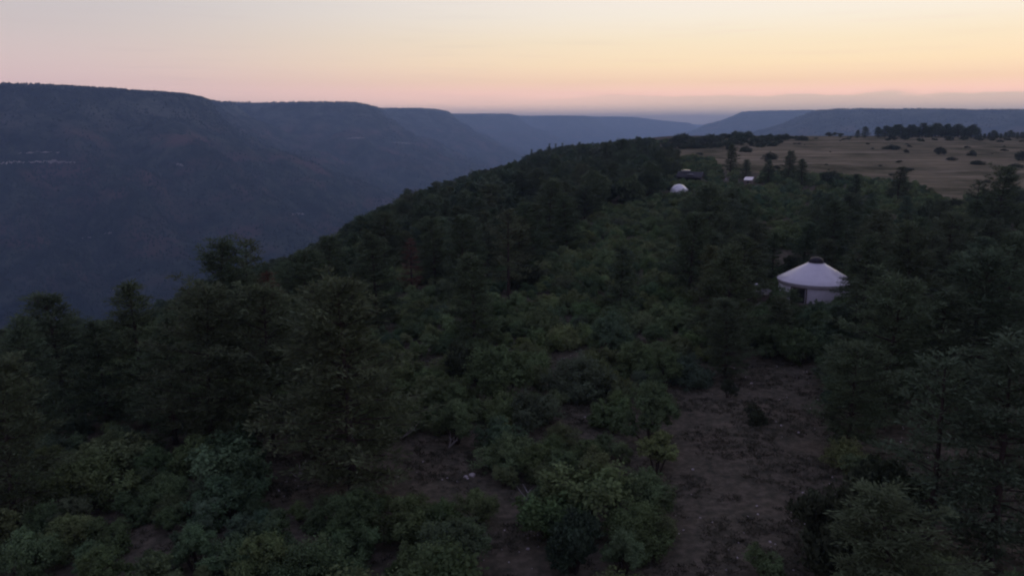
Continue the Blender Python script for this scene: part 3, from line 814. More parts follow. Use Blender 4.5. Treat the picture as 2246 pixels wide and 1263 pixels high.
# ------------------------------------------------------------------ trees one can pick out, placed by crown top and height
T = [  # X, Ytop, height, proto list, index, colour, width, label
 (467, 535, 14.5, PINES, 2, C_PINE, 1.05, "tall broad pine at the head of the canyon-side row, dark against the far wall"),
 (533, 527, 14.0, OPEN, 0, C_PINE_WARM, .95, "open-crowned pine just beyond the tall broad pine, far wall showing through"),
 (587, 590, 10.5, DEADP, 0, C_RUST, 1.2, "rust-brown dying pine between green pines on the canyon edge"),
 (292, 618, 13.5, PINES, 5, C_PINE, 1.1, "narrow pointed pine standing out against the dark canyon floor"),
 (113, 647, 13.0, PINES, 0, C_PINE_COOL, 1.1, "solitary full-crowned pine farthest down the canyon side"),
 (45, 702, 12.0, PINES, 6, C_PINE, 1.0, "pine at the picture's edge beside the solitary canyon-side pine"),
 (213, 700, 10.5, PINES, 3, C_PINE, 1.0, "short dark pine between the solitary pine and the narrow pointed one"),
 (437, 636, 13.5, PINES, 4, C_PINE_WARM, 1.05, "big round-topped pine in front of the tall broad one"),
 (360, 700, 11.0, PINES, 6, C_PINE, 1.0, "middling pine between the narrow pointed pine and the round-topped one"),
 (575, 640, 13.0, PINES, 7, C_PINE_WARM, 1.05, "wide flat-topped pine in the middle of the canyon-side row"),
 (660, 548, 13.0, PINES, 1, C_PINE, 1.05, "upright pine on the skyline where the slope meets the canyon haze"),
 (715, 522, 12.0, PINES, 0, C_PINE, 1.05, "pine with blunt crown beside the upright skyline pine"),
 (690, 620, 14.0, PINES, 3, C_PINE_WARM, 1.1, "tall warm-green pine rising behind the nearest big pine of the row"),
 (755, 640, 14.5, PINES, 2, C_PINE_WARM, 1.15, "nearest big pine of the row, standing over the rocky clearing"),
 (820, 515, 12.5, PINES, 6, C_PINE, 1.05, "pine on the slope above the bright oak bank"),
 (900, 520, 9.0, DEADP, 0, C_RUST, 1.15, "reddish dead pine among dark pines halfway up the slope"),
 (1012, 478, 12.5, PINES, 0, C_PINE, 1.05, "dark pine directly uphill of the reddish dead one"),
 (1040, 560, 11.0, PINES, 3, C_PINE, 1.1, "slim pine at the upper end of the oak thicket"),
 (1115, 462, 13.0, OPEN, 1, C_PINE_WARM, 1.1, "brownish loose-crowned pine bordering the oak thicket"),
 (1205, 400, 13.0, PINES, 4, C_PINE, 1.0, "tall rounded pine at the top corner of the oak thicket"),
 (1245, 430, 11.5, PINES, 2, C_PINE, 1.0, "bulky dark pine right beside the tall rounded thicket-corner pine"),
 (1365, 308, 14.0, PINES, 7, C_PINE, 1.05, "large dark flat-topped pine breaking the ridge line"),
 (1402, 299, 13.0, SPIRE, 0, C_PINE, 1.15, "lone spire-shaped pine on the crest of the ridge"),
 (1330, 312, 12.0, PINES, 1, C_PINE, 1.0, "pine close beside the large flat-topped ridge pine"),
 (1165, 322, 11.5, SPIRE, 1, C_PINE, 1.0, "first narrow spire along the rim, above the tiny white-roofed cabin"),
 (1204, 315, 12.0, SPIRE, 0, C_PINE, .85, "second narrow spire along the rim from the tiny cabin"),
 (1219, 315, 12.0, SPIRE, 1, C_PINE, .9, "third narrow spire along the rim from the tiny cabin"),
 (1233, 314, 12.0, SPIRE, 0, C_PINE, .85, "fourth narrow spire along the rim from the tiny cabin"),
 (1270, 311, 12.5, SPIRE, 1, C_PINE, .9, "fifth narrow spire along the rim from the tiny cabin"),
 (1565, 412, 14.0, PINES, 2, C_PINE, 1.15, "large dense pine in front of the notice board, downhill of the meadow"),
 (1520, 470, 12.5, PINES, 0, C_PINE, 1.1, "dark pine in front of the dome tent's thicket"),
 (1640, 520, 11.0, PINES, 1, C_PINE_WARM, 1.15, "brownish pine standing behind the shed beside the yurt"),
 (1605, 545, 12.0, PINES, 6, C_PINE_WARM, 1.2, "bushy olive-brown pine to the shed's far side from the yurt"),
 (1605, 318, 11.0, PINES, 1, C_PINE_WARM, .85, "pale brown pine on its own at the meadow's lower corner"),
 (1638, 350, 7.5, PINES, 3, C_PINE, 1.0, "small dark pine just uphill of the pale metal roof"),
 (1733, 331, 11.0, PINES, 3, C_PINE_WARM, .9, "taller of the two pines rising into the meadow above the dark round oak"),
 (1762, 349, 9.5, PINES, 5, C_PINE, 1.05, "shorter of the two pines rising into the meadow above the dark round oak"),
 (1688, 352, 9.0, PINES, 6, C_PINE, .9, "squat pine beside the pale roof at the meadow's edge"),
 (1975, 366, 10.0, PINES, 3, C_PINE_WARM, 1.05, "lopsided pointed pine standing out against the tan meadow"),
 (1882, 382, 9.0, PINES, 5, C_PINE, 1.0, "slender pine midway along the meadow's lower edge"),
 (2200, 372, 15.5, PINES, 4, C_PINE, 1.0, "very tall black-green pine at the meadow's edge by the picture border"),
 (2150, 398, 13.0, OPEN, 1, C_PINE_COOL, 1.0, "airy blue-green pine leaning against the very tall one"),
 (1835, 440, 12.0, PINES, 1, C_PINE, 1.05, "pine directly behind the yurt's skylight"),
 (1925, 465, 12.0, PINES, 0, C_PINE_WARM, 1.1, "warm-toned pine behind the yurt on the meadow side"),
 (1905, 520, 11.0, PINES, 6, C_PINE, 1.1, "thick pine crowding the yurt roof's edge"),
 (2010, 495, 11.5, PINES, 2, C_PINE_WARM, 1.1, "broad pine between the yurt and the pale stony patch"),
 (2090, 470, 11.0, PINES, 7, C_PINE_WARM, 1.1, "spreading brown-green pine beyond the stony patch"),
 (1965, 618, 12.5, PINES, 4, C_PINE, 1.15, "big rounded pine nearest the yurt on its meadow side"),
 (2150, 560, 14.0, PINES, 2, C_PINE_COOL, 1.15, "massive pine past the big rounded one, nearly filling the border"),
 (2225, 520, 14.0, PINES, 0, C_PINE, 1.1, "dark pine cut by the picture border behind the massive one"),
 (2070, 640, 11.5, PINES, 1, C_PINE, 1.1, "pine in the dark gap between the big rounded and the massive pine"),
 (1735, 635, 6.5, PINES, 6, C_PINE, 1.15, "young pine covering the foot of the yurt beside its door"),
 (1715, 652, 6.5, PINES, 3, C_PINE_WARM, 1.25, "young brownish pine between the shed and the yurt door"),
 (1600, 660, 8.0, PINES, 0, C_PINE, 1.15, "bushy young pine in front of the shed"),
 (1845, 668, 6.0, PINES, 2, C_PINE_COOL, 1.2, "low spreading pine screening the yurt wall"),
 (1888, 612, 9.0, SPIRE, 1, C_PINE, 1.2, "thin pine whose branch tips cross the yurt's eave"),
 (1880, 760, 8.5, PINES, 7, C_PINE, 1.15, "dark pine at the upper end of the bare clearing"),
 (2085, 780, 12.0, OPEN, 0, C_PINE_COOL, 1.1, "thin-crowned pine with its trunk visible over dark ground"),
 (2235, 760, 13.0, PINES, 6, C_PINE_COOL, 1.1, "shadowy pine at the border above the dark ground"),
 (1995, 1098, 8.5, PINES, 2, C_PINE_WARM, 1.35, "nearest olive pine, seen from above at the bottom of the picture"),
 (-15, 800, 11.5, PINES, 0, C_PINE_WARM, 1.0, "brownish pine cut by the border at the foot of the oak slope"),
 (1365, 545, 9.0, PINES, 1, C_PINE, 1.0, "small pine alone in the middle of the oak thicket"),
]
for X, Yt, h, pl, i, c, w, lab in T:
    p = place(X, Yt, h)
    if Yt < 400 and 1550 < X < 2000: w *= 1.3
    name = "dead_pine" if pl is DEADP else "pine_tree"
    tree(pl[i], name, p, h, 12.0, lab, "pine", vary(c, .08), None, w * (1.15 if i in (1, 3, 5) and pl is PINES else 1.02))

# single bushes and low trees
B = [  # X, Ytop, height, kind, index, colour, width, name, label
 (1855, 1072, 4.6, 'J', 1, C_JUN, 1.1, "juniper", "blackish juniper standing in front of the nearest olive pine"),
 (1945, 985, 4.5, 'J', 0, C_JUN, 1.15, "juniper", "dark juniper behind the blackish one, over bare ground"),
 (1655, 888, 1.6, 'O', 4, C_JUN, 1.1, "juniper", "small dark bush alone in the middle of the bare clearing"),
 (1598, 828, 2.0, 'O', 2, (.06, .075, .046), .8, "juniper", "little upright juniper at the upper end of the bare clearing"),
 (1677, 1205, 1.8, 'O', 4, C_OAK, 1.0, "oak_shrub", "low leafy bush at the bottom of the bare clearing"),
 (1425, 842, 5.0, 'O', 5, C_OAK, 1.0, "oak_shrub", "tall full oak bush at the near side of the bare clearing"),
 (1420, 1030, 3.4, 'O', 1, C_OAK, 1.0, "oak_shrub", "rounded oak bush at the lower corner of the bare clearing"),
 (1262, 1130, 3.6, 'J', 0, (.06, .09, .055), .95, "oak_shrub", "blue-green pointed bush alone at the bottom between two bare strips"),
 (1100, 912, 3.0, 'O', 0, C_OAK_BLUE, 1.0, "oak_shrub", "round bush right above the white rocks"),
 (1000, 880, 3.6, 'O', 5, C_OAK, 1.1, "oak_shrub", "broad oak bush with bleached twigs above the rocky clearing"),
 (1345, 683, 5.2, 'O', 5, C_OAK_BLUE, 1.0, "oak_shrub", "dark tall oak at the top of the small bare gap"),
 (1105, 762, 5.4, 'O', 1, C_OAK, 1.05, "oak_shrub", "big domed oak below the small bare gap"),
 (1270, 782, 4.0, 'O', 3, C_GREY, 1.0, "oak_shrub", "wide greyish shrub beside the small bare gap"),
 (1170, 850, 3.6, 'O', 0, C_GREY, 1.0, "oak_shrub", "grey-green shrub between the big domed oak and the rocks"),
 (910, 750, 3.2, 'O', 2, C_OAK, .75, "oak_shrub", "slim little oak standing clear of the nearest big pine"),
 (1035, 755, 4.0, 'J', 1, C_JUN, 1.0, "juniper", "dark rounded juniper behind the big domed oak"),
 (1145, 577, 4.0, 'J', 1, C_JUN, 1.1, "juniper", "black round bush at the pine edge above the thicket"),
 (1825, 370, 5.2, 'O', 3, (.058, .076, .046), 1.25, "oak_shrub", "dark round oak clump sitting on the meadow's lower edge"),
 (1690, 331, 4.2, 'O', 3, (.075, .09, .06), 1.0, "oak_shrub", "round oak bush in the meadow behind the two pines"),
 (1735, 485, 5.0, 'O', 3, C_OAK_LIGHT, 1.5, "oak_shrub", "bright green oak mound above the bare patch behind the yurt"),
 (1730, 562, 3.4, 'J', 2, C_JUN, 1.0, "juniper", "small dark juniper on the bare patch behind the yurt"),
 (2065, 320, 4.4, 'O', 1, (.066, .084, .056), 1.15, "oak_shrub", "biggest round bush out on the far meadow"),
 (2133, 326, 3.6, 'O', 0, (.085, .102, .064), 1.0, "oak_shrub", "round green bush on the meadow, next but one to the border"),
 (2240, 328, 5.2, 'O', 1, (.066, .084, .056), 1.0, "oak_shrub", "dark bush on the meadow cut by the border"),
 (1957, 316, 3.0, 'O', 3, (.074, .092, .058), 2.2, "oak_shrub", "long low shrub mound across the far meadow"),
 (1989, 326, 2.2, 'O', 4, (.085, .09, .06), 1.2, "oak_shrub", "tiny brownish bush below the long low mound"),
 (2088, 343, 1.8, 'O', 3, (.08, .094, .058), 1.7, "oak_shrub", "flat shrub in the middle of the meadow below the biggest bush"),
 (2145, 350, 2.2, 'O', 3, (.08, .096, .06), 2.0, "oak_shrub", "spreading shrub in the meadow below the round green bush"),
 (2230, 357, 2.0, 'O', 3, (.08, .096, .06), 1.8, "oak_shrub", "thin shrub patch by the border below the dark bush"),
 (1637, 319, 3.4, 'O', 3, (.085, .105, .066), 1.3, "oak_shrub", "flat oak clump at the meadow's far corner above the pale brown pine"),
 (1600, 315, 3.0, 'O', 0, (.085, .105, .066), 1.0, "oak_shrub", "small oak clump where the meadow narrows"),
 (1700, 433, 3.6, 'O', 1, C_OAK, 1.2, "oak_shrub", "green oak mound below the squat pine"),
 (1672, 668, 3.6, 'O', 1, C_OAK, 1.1, "oak_shrub", "leafy oak covering the foot of the shed"),
 (1640, 690, 3.6, 'O', 3, C_OAK, 1.1, "oak_shrub", "oak bush in front of the shed's far corner"),
 (1770, 672, 3.4, 'O', 0, C_OAK_BLUE, 1.05, "oak_shrub", "oak bush directly below the yurt door"),
 (1803, 682, 3.4, 'O', 5, C_OAK, 1.1, "oak_shrub", "oak bush below the yurt wall, next to the one by the door"),
 (1700, 712, 3.8, 'O', 5, C_OAK, 1.1, "oak_shrub", "dense oak between the young brownish pine and the clearing"),
 (1760, 722, 3.8, 'O', 1, C_OAK, 1.1, "oak_shrub", "dense oak at the very top of the bare clearing, below the yurt"),
 (1832, 712, 3.8, 'O', 3, C_OAK_BLUE, 1.1, "oak_shrub", "broad oak below the low spreading pine by the yurt"),
 (1790, 660, 3.4, 'O', 1, C_OAK_BLUE, 1.0, "oak_shrub", "oak bush hiding the middle of the yurt wall's foot"),
 (1822, 656, 3.4, 'O', 0, C_OAK, 1.0, "oak_shrub", "oak bush hiding the yurt wall's foot on the meadow side"),
 (1850, 648, 3.8, 'O', 5, C_OAK, 1.0, "oak_shrub", "tallest oak bush against the yurt wall, at its meadow end"),
 (1714, 628, 4.6, 'O', 5, C_OAK, .9, "oak_shrub", "tall oak covering the yurt's eave on the shed side"),
 (1500, 413, 2.8, 'O', 3, C_OAK, 1.3, "oak_shrub", "oak mound covering the dome tent's foot on the meadow side"),
 (1478, 420, 2.6, 'O', 1, C_OAK, 1.2, "oak_shrub", "oak mound covering the dome tent's foot on the canyon side"),
 (2095, 432, 3.4, 'O', 3, (.066, .08, .05), 1.2, "oak_shrub", "dark shrub at the meadow's lowest point"),
]
for X, Yt, h, k, i, c, w, nm, lab in B:
    p = place(X, Yt, h)
    pr, h0 = (JUNS[i], JUN_H[i]) if k == 'J' else (OAKS[i], OAK_H[i])
    bush(pr, nm, p, h, h0, lab, "juniper" if nm == "juniper" else "shrub", vary(c, .06), None, w, parts=math.hypot(p[0], p[1]) < 140)

SHORT = {0: "the tall broad pine", 1: "the open-crowned pine", 3: "the narrow pointed pine", 4: "the solitary canyon-side pine", 7: "the big round-topped pine", 9: "the wide flat-topped pine",
         10: "the upright skyline pine", 12: "the tall warm-green pine", 13: "the nearest big pine", 14: "the pine above the oak bank", 15: "the reddish dead pine", 16: "the pine uphill of the dead one", 17: "the slim thicket pine",
         18: "the brownish loose-crowned pine", 19: "the tall thicket-corner pine", 21: "the large flat-topped ridge pine", 29: "the large dense pine", 30: "the pine by the dome's thicket", 31: "the brownish pine behind the shed",
         33: "the pale brown meadow pine", 37: "the squat pine by the pale roof", 38: "the lopsided meadow pine", 40: "the very tall border pine", 42: "the pine behind the skylight", 43: "the warm-toned pine behind the yurt",
         45: "the broad pine by the stony patch", 46: "the spreading brown-green pine", 47: "the big rounded pine", 48: "the massive pine", 54: "the low spreading pine", 57: "the thin-crowned pine", 58: "the shadowy border pine",
         59: "the nearest olive pine", 60: "the brownish border pine", 61: "the lone thicket pine"}
LM = [(place(T[i][0], T[i][1], T[i][2]), s) for i, s in SHORT.items()]
BSH = {0: "the blackish juniper", 2: "the clearing's lone dark bush", 5: "the tall full oak", 6: "the rounded clearing-corner oak", 7: "the blue-green pointed bush", 8: "the round bush above the rocks", 9: "the twiggy broad oak",
       10: "the dark tall oak", 11: "the big domed oak", 12: "the wide greyish shrub", 14: "the slim little oak", 16: "the black round bush", 19: "the bright oak mound"}
LM += [(place(B[i][0], B[i][1], B[i][2]), s) for i, s in BSH.items()]
LM += [((YX, YY, YZ), "the yurt"), ((dx, dy, dz), "the dome tent"), ((sx, sy, sz), "the shed"), (place(1036, 1046), "the largest white rock"), (place(655, 1050), "the forked bleached branch"), (place(455, 1110), "the thin bare branches")]
def where(px, py):
    (lx_, ly_, _), s = min(LM, key=lambda m: (m[0][0] - px) ** 2 + (m[0][1] - py) ** 2)
    a = math.atan2(lx_, ly_); ox, oy = px - lx_, py - ly_
    lat = ox * math.cos(a) - oy * math.sin(a); dep_ = ox * math.sin(a) + oy * math.cos(a)
    far = "close " if math.hypot(ox, oy) < 9 else ""
    if abs(dep_) > abs(lat): return (far + ("behind " if dep_ > 0 else "in front of ") + s)
    return far.replace("close ", "just ") + ("on the canyon side of " if lat < 0 else "on the meadow side of ") + s
USED = {}
def own_label(head, px, py):
    lab = head + " " + where(px, py)
    if lab in USED or len(lab.split()) > 16:
        two = sorted(LM, key=lambda m: (m[0][0] - px) ** 2 + (m[0][1] - py) ** 2)
        for j in (1, 2, 3):
            l2 = head + " near " + two[0][1] + " and " + two[j][1]
            if len(l2.split()) <= 16 and l2 not in USED: lab = l2; break
    USED[lab] = 1
    return lab
def size_word(h, a, b): return "small" if h < a else ("tall" if h > b else "middling")
def col_word(c):
    g = c[0] / c[1]
    if c[2] / c[1] > .62: return "grey-green" if g > .82 else "blue-green"
    return "olive" if g > .93 else ("dark green" if c[1] < .12 else "green")
# ------------------------------------------------------------------ scattered growth
F_RIM = [(-500, 760), (0, 705), (300, 640), (450, 545), (640, 525), (870, 440), (1000, 372), (1150, 342), (1300, 318), (1420, 303), (1480, 330), (1500, 352), (1440, 430),
         (1265, 500), (1150, 600), (980, 650), (900, 590), (790, 620), (850, 740), (860, 880), (620, 900), (380, 900), (330, 800), (0, 870), (-500, 900)]
F_YURT = [(1500, 440), (1600, 410), (1780, 395), (1990, 415), (2130, 450), (2246, 430), (2500, 430), (2600, 1100), (2246, 1000), (2110, 960), (1870, 860), (1780, 780), (1600, 760), (1500, 640)]
M_GAP = [(1650, 470), (1780, 440), (1790, 560), (1650, 570)]
YURT_SIGHT = [(1610, 560), (1880, 560), (1880, 690), (1610, 690)]

rs = np.random.default_rng(2024)
def scatter(n, dmin, dmax, power=1.0, amax=0.66):
    a = rs.uniform(-amax, amax, n); d = (rs.uniform(0, 1, n) ** power) * (dmax - dmin) + dmin
    x, y = d * np.sin(a), d * np.cos(a); z = ground_z(x, y)
    return x, y, z, proj(x, y, z)
TK = {}
def free(x, y, r):
    """keep plants apart; a coarse hash of what already stands"""
    k0 = (int(x // 8), int(y // 8))
    for i in (-1, 0, 1):
        for j in (-1, 0, 1):
            for (a, b, q) in TK.get((k0[0] + i, k0[1] + j), ()):
                if (a - x) ** 2 + (b - y) ** 2 < (q + r) ** 2: return False
    return True
def occupy(x, y, r): TK.setdefault((int(x // 8), int(y // 8)), []).append((x, y, r))
for t in taken: occupy(*t)
def hides_yurt(x, y, z, h, r=2.0):
    d = math.hypot(x, y)
    if d > math.hypot(YX, YY) + 3: return False
    X, Yt, _ = proj(x, y, z + h)
    return 1700 - r * 16 < X < 1872 + r * 16 and Yt < 672
def hides(x, y, z, h, box, dist, r):
    if math.hypot(x, y) > dist: return False
    X, Yt, dep = proj(x, y, z + h)
    return box[0] - r * FPX / dep < X < box[2] + r * FPX / dep and Yt < box[3]
GUARD = [((1640, 620, 1705, 690), math.hypot(sx, sy), 690), ((1470, 398, 1510, 420), math.hypot(dx, dy), 418), ((1486, 356, 1540, 376), math.hypot(lx, ly), 376),
         ((960, 1030, 1062, 1066), 56, 1066), ((1626, 384, 1660, 398), 600, 398), ((1124, 343, 1140, 352), 900, 352), ((1588, 386, 1598, 396), 600, 396)]
def blocked(x, y, z, h, r):
    if hides_yurt(x, y, z, h, r): return True
    return any(hides(x, y, z, h, b, d - 1, r) for b, d, _ in GUARD)

# pines of the rim wood and of the wood round the yurt
cand = []
x, y, z, (X, Y, dep) = scatter(9000, 42, 700, 0.75)
in_r = inpoly(X, Y, F_RIM); in_y = inpoly(X, Y, F_YURT) & ~inpoly(X, Y, M_GAP); in_m = inpoly(x, y, MEADOW)
clr = np.zeros(len(x), bool)
for P in CLEAR: clr |= inpoly(x, y, P)
wood = []
for k in range(len(x)):
    if not (in_r[k] or in_y[k]) or clr[k] or in_m[k]: continue
    d = math.hypot(x[k], y[k])
    sp = 2.5 if in_r[k] else 2.7
    if in_r[k] and d < 118 and rs.uniform() < .82: continue
    if not free(x[k], y[k], sp): continue
    h = rs.uniform(6.5, 11.5) if in_r[k] else rs.uniform(6, 10.5)
    if d > 300: h *= 0.85
    if blocked(x[k], y[k], z[k], h, 2.4): continue
    # keep the far wall and the meadow as open as they are in the photograph
    Xt, Yt, _ = proj(x[k], y[k], z[k] + h)
    lim = np.interp(Xt, [0, 120, 300, 400, 520, 640, 760, 870, 1000, 1150, 1300, 1420, 1500], [720, 700, 700, 640, 600, 560, 500, 432, 368, 333, 318, 304, 340])
    if in_r[k] and Yt < lim - 4:
        h *= 0.7; Xt, Yt, _ = proj(x[k], y[k], z[k] + h)
        if Yt < lim - 6: continue
    if in_y[k] and Yt < np.interp(Xt, [1500, 1700, 2000, 2130, 2246], [420, 400, 425, 440, 400]): continue
    occupy(x[k], y[k], sp)
    wood.append((d, float(x[k]), float(y[k]), float(z[k]), h, bool(in_r[k])))
wood.sort()
near_w, far_w = wood[:215], wood[215:]
for d, px, py, pz, h, rim in near_w:
    i = rnd.randrange(8)
    c = vary(rnd.choice([C_PINE, C_PINE, C_PINE_WARM, C_PINE_COOL]), .2)
    lab = own_label("%s %s pine" % (size_word(h, 7.6, 9.6), col_word(c)), px, py)
    tree(PINES[i], "pine_tree", (px, py, pz), h, 12.0, lab, "pine", c, "pines of the plateau woods", rnd.uniform(1.0, 1.25))

# oak brush: the nearest 300 one by one, the rest of the thicket as one mass
oak = []
x, y, z, (X, Y, dep) = scatter(48000, 28, 520, 0.72)
in_r = inpoly(X, Y, F_RIM); in_y = inpoly(X, Y, F_YURT); in_m = inpoly(x, y, MEADOW)
clr = np.zeros(len(x), bool)
for P in CLEAR: clr |= inpoly(x, y, P)
for k in range(len(x)):
    if clr[k] or in_m[k]: continue
    if (in_r[k] or in_y[k]) and rs.uniform() < 0.6: continue
    u_, v_ = uv(x[k], y[k])
    if v_ > 120: continue
    dense = fbm(x[k] / 14., y[k] / 14., 77, 3)
    d = math.hypot(x[k], y[k])
    if d < 90 and dense < -0.22: continue
    h = rs.uniform(1.5, 4.0) * (1.15 if dense > 0.05 else .85)
    if d > 88: h = .8 + h * .5
    r = h * rs.uniform(.34, .44)
    if not free(x[k], y[k], r): continue
    if blocked(x[k], y[k], z[k], h, 1.5): continue
    Xt, Yt, _ = proj(x[k], y[k], z[k] + h)
    if inpoly(Xt, Yt + 10, CLEAR_PX[1]) or inpoly(Xt, Yt + 8, CLEAR_PX[0]) or inpoly(Xt, Yt + 5, CLEAR_PX[2]): continue
    if any(inpoly(Xt, Yt - 6, P) for P in CLEAR_PX[:5]) and rs.uniform() < .8: continue
    occupy(x[k], y[k], r)
    oak.append((d, float(x[k]), float(y[k]), float(z[k]), h, float(X[k]), float(Y[k])))
oak.sort()
near_o, far_o = oak[:262], oak[262:]
def oak_col(px, py):
    n = float(fbm(px / 18., py / 18., 91, 3)); 
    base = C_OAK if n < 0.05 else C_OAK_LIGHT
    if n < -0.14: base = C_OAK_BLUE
    if math.hypot(px, py) > 85 and rnd.random() < .65: base = (.178, .232, .104)       # upper thicket painted paler: the lens's brightness falloff put into leaf colour
    if rnd.random() < .08: base = C_GREY
    return vary(base, .22)
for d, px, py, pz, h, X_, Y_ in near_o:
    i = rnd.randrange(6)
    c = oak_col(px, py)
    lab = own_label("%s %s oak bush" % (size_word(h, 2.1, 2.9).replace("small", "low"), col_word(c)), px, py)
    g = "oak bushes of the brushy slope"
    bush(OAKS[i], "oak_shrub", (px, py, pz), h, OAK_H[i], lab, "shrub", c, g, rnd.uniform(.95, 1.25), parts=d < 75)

def mass(name, items, protos, mat, colfn, label, cat, wide=(.95, 1.25)):
    """many plants as one object: points on the ground, each carrying a copy of one of the plant meshes"""
    pc = bpy.data.collections.new(name + "_kinds")
    for i, (me, h0) in enumerate(protos):
        m2 = me.copy(); m2.materials.clear(); m2.materials.append(mat)
        pc.objects.link(bpy.data.objects.new("kind_%02d" % i, m2))
    n = len(items); P = np.zeros((n, 3)); S = np.zeros((n, 3)); A = np.zeros((n, 3)); K = np.zeros(n, np.int32); Cc = np.ones((n, 4))
    for j, it in enumerate(items):
        k = rnd.randrange(len(protos)); s = it[4] / protos[k][1]; w = s * rnd.uniform(*wide)
        P[j] = (it[1], it[2], it[3] - .15); S[j] = (w, w, s); A[j, 2] = rnd.uniform(0, 6.28); K[j] = k; Cc[j, :3] = colfn(it[1], it[2])
    me = bpy.data.meshes.new(name); me.vertices.add(n); me.vertices.foreach_set('co', P.astype(np.float32).ravel())
    for nm, ty, key, arr in (('plant_scale', 'FLOAT_VECTOR', 'vector', S), ('plant_turn', 'FLOAT_VECTOR', 'vector', A), ('plant_kind', 'INT', 'value', K), ('leaf', 'FLOAT_COLOR', 'color', Cc)):
        at = me.attributes.new(nm, ty, 'POINT'); at.data.foreach_set(key, (arr if ty == 'INT' else arr.astype(np.float32)).ravel())
    me.materials.append(mat); me.update()
    o = link(name, me)
    ng = bpy.data.node_groups.new(name + "_plants", 'GeometryNodeTree')
    ng.interface.new_socket('Geometry', in_out='INPUT', socket_type='NodeSocketGeometry'); ng.interface.new_socket('Geometry', in_out='OUTPUT', socket_type='NodeSocketGeometry')
    gi = ng.nodes.new('NodeGroupInput'); go = ng.nodes.new('NodeGroupOutput')
    ci = ng.nodes.new('GeometryNodeCollectionInfo'); ci.inputs['Collection'].default_value = pc; ci.inputs['Separate Children'].default_value = True; ci.inputs['Reset Children'].default_value = True
    ip = ng.nodes.new('GeometryNodeInstanceOnPoints'); ip.inputs['Pick Instance'].default_value = True
    def att(nm, ty):
        q = ng.nodes.new('GeometryNodeInputNamedAttribute'); q.data_type = ty; q.inputs['Name'].default_value = nm
        return q.outputs['Attribute']
    ng.links.new(gi.outputs[0], ip.inputs['Points']); ng.links.new(ci.outputs[0], ip.inputs['Instance'])
    ng.links.new(att('plant_kind', 'INT'), ip.inputs['Instance Index']); ng.links.new(att('plant_scale', 'FLOAT_VECTOR'), ip.inputs['Scale']); ng.links.new(att('plant_turn', 'FLOAT_VECTOR'), ip.inputs['Rotation'])
    ng.links.new(ip.outputs[0], go.inputs[0])
    md = o.modifiers.new("plants", 'NODES'); md.node_group = ng
    return tag(o, label, cat, None, 'stuff')
def attr_leaf(src, name):
    m = src.copy(); m.name = name; nt = m.node_tree
    oi = [n for n in nt.nodes if n.type == 'OBJECT_INFO'][0]
    at = nt.nodes.new('ShaderNodeAttribute'); at.attribute_name = 'leaf'; at.attribute_type = 'INSTANCER'
    for l in list(oi.outputs['Color'].links): nt.links.new(at.outputs['Color'], l.to_socket)
    return m
M_needle_m = attr_leaf(M_needle, "pine_needles_mass"); M_oak_m = attr_leaf(M_oak, "oak_leaves_mass")
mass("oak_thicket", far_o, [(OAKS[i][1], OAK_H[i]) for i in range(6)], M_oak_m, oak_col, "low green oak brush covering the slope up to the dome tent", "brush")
def pine_col(px, py): return vary(rnd.choice([C_PINE, C_PINE, C_PINE_WARM, C_PINE_COOL]), .2)
# more of the rim wood further off, down to where the slope hides it
ex = []
x, y, z, (X, Y, dep) = scatter(16000, 150, 1000, 0.9)
u_, v_ = uv(x, y)
for k in range(len(x)):
    if not (18 < v_[k] < 150) or inpoly(x[k], y[k], MEADOW): continue
    if not free(x[k], y[k], 2.2): continue
    h = rs.uniform(4.5, 8.5)
    Xt, Yt, _ = proj(x[k], y[k], z[k] + h)
    lim = np.interp(Xt, [0, 120, 300, 400, 520, 640, 760, 870, 1000, 1150, 1300, 1420, 1500], [720, 700, 700, 640, 600, 560, 500, 432, 368, 333, 318, 304, 340])
    if Yt < lim - 3 or blocked(x[k], y[k], z[k], h, 2.5): continue
    if Xt > 1240 and Yt > 440: continue
    if inpoly(X[k], Y[k], [(980, 650), (1150, 600), (1265, 500), (1440, 430), (1600, 430), (1600, 800), (900, 800)]): continue
    occupy(x[k], y[k], 2.2); ex.append((0, float(x[k]), float(y[k]), float(z[k]), h))
mass("pine_wood", far_w + ex, [(PINES[i][1], 12.0) for i in (0, 2, 4, 6, 7, 1)] + [(JUNS[i][1], 3.4) for i in (0, 1)], M_needle_m, pine_col, "close pine wood running along the canyon rim to the far ridge", "wood", (1.1, 1.45))

ORD = ("first second third fourth fifth sixth seventh eighth ninth tenth eleventh twelfth thirteenth fourteenth fifteenth sixteenth seventeenth eighteenth nineteenth twentieth "
       "twenty-first twenty-second twenty-third twenty-fourth twenty-fifth twenty-sixth twenty-seventh twenty-eighth twenty-ninth thirtieth thirty-first thirty-second").split()
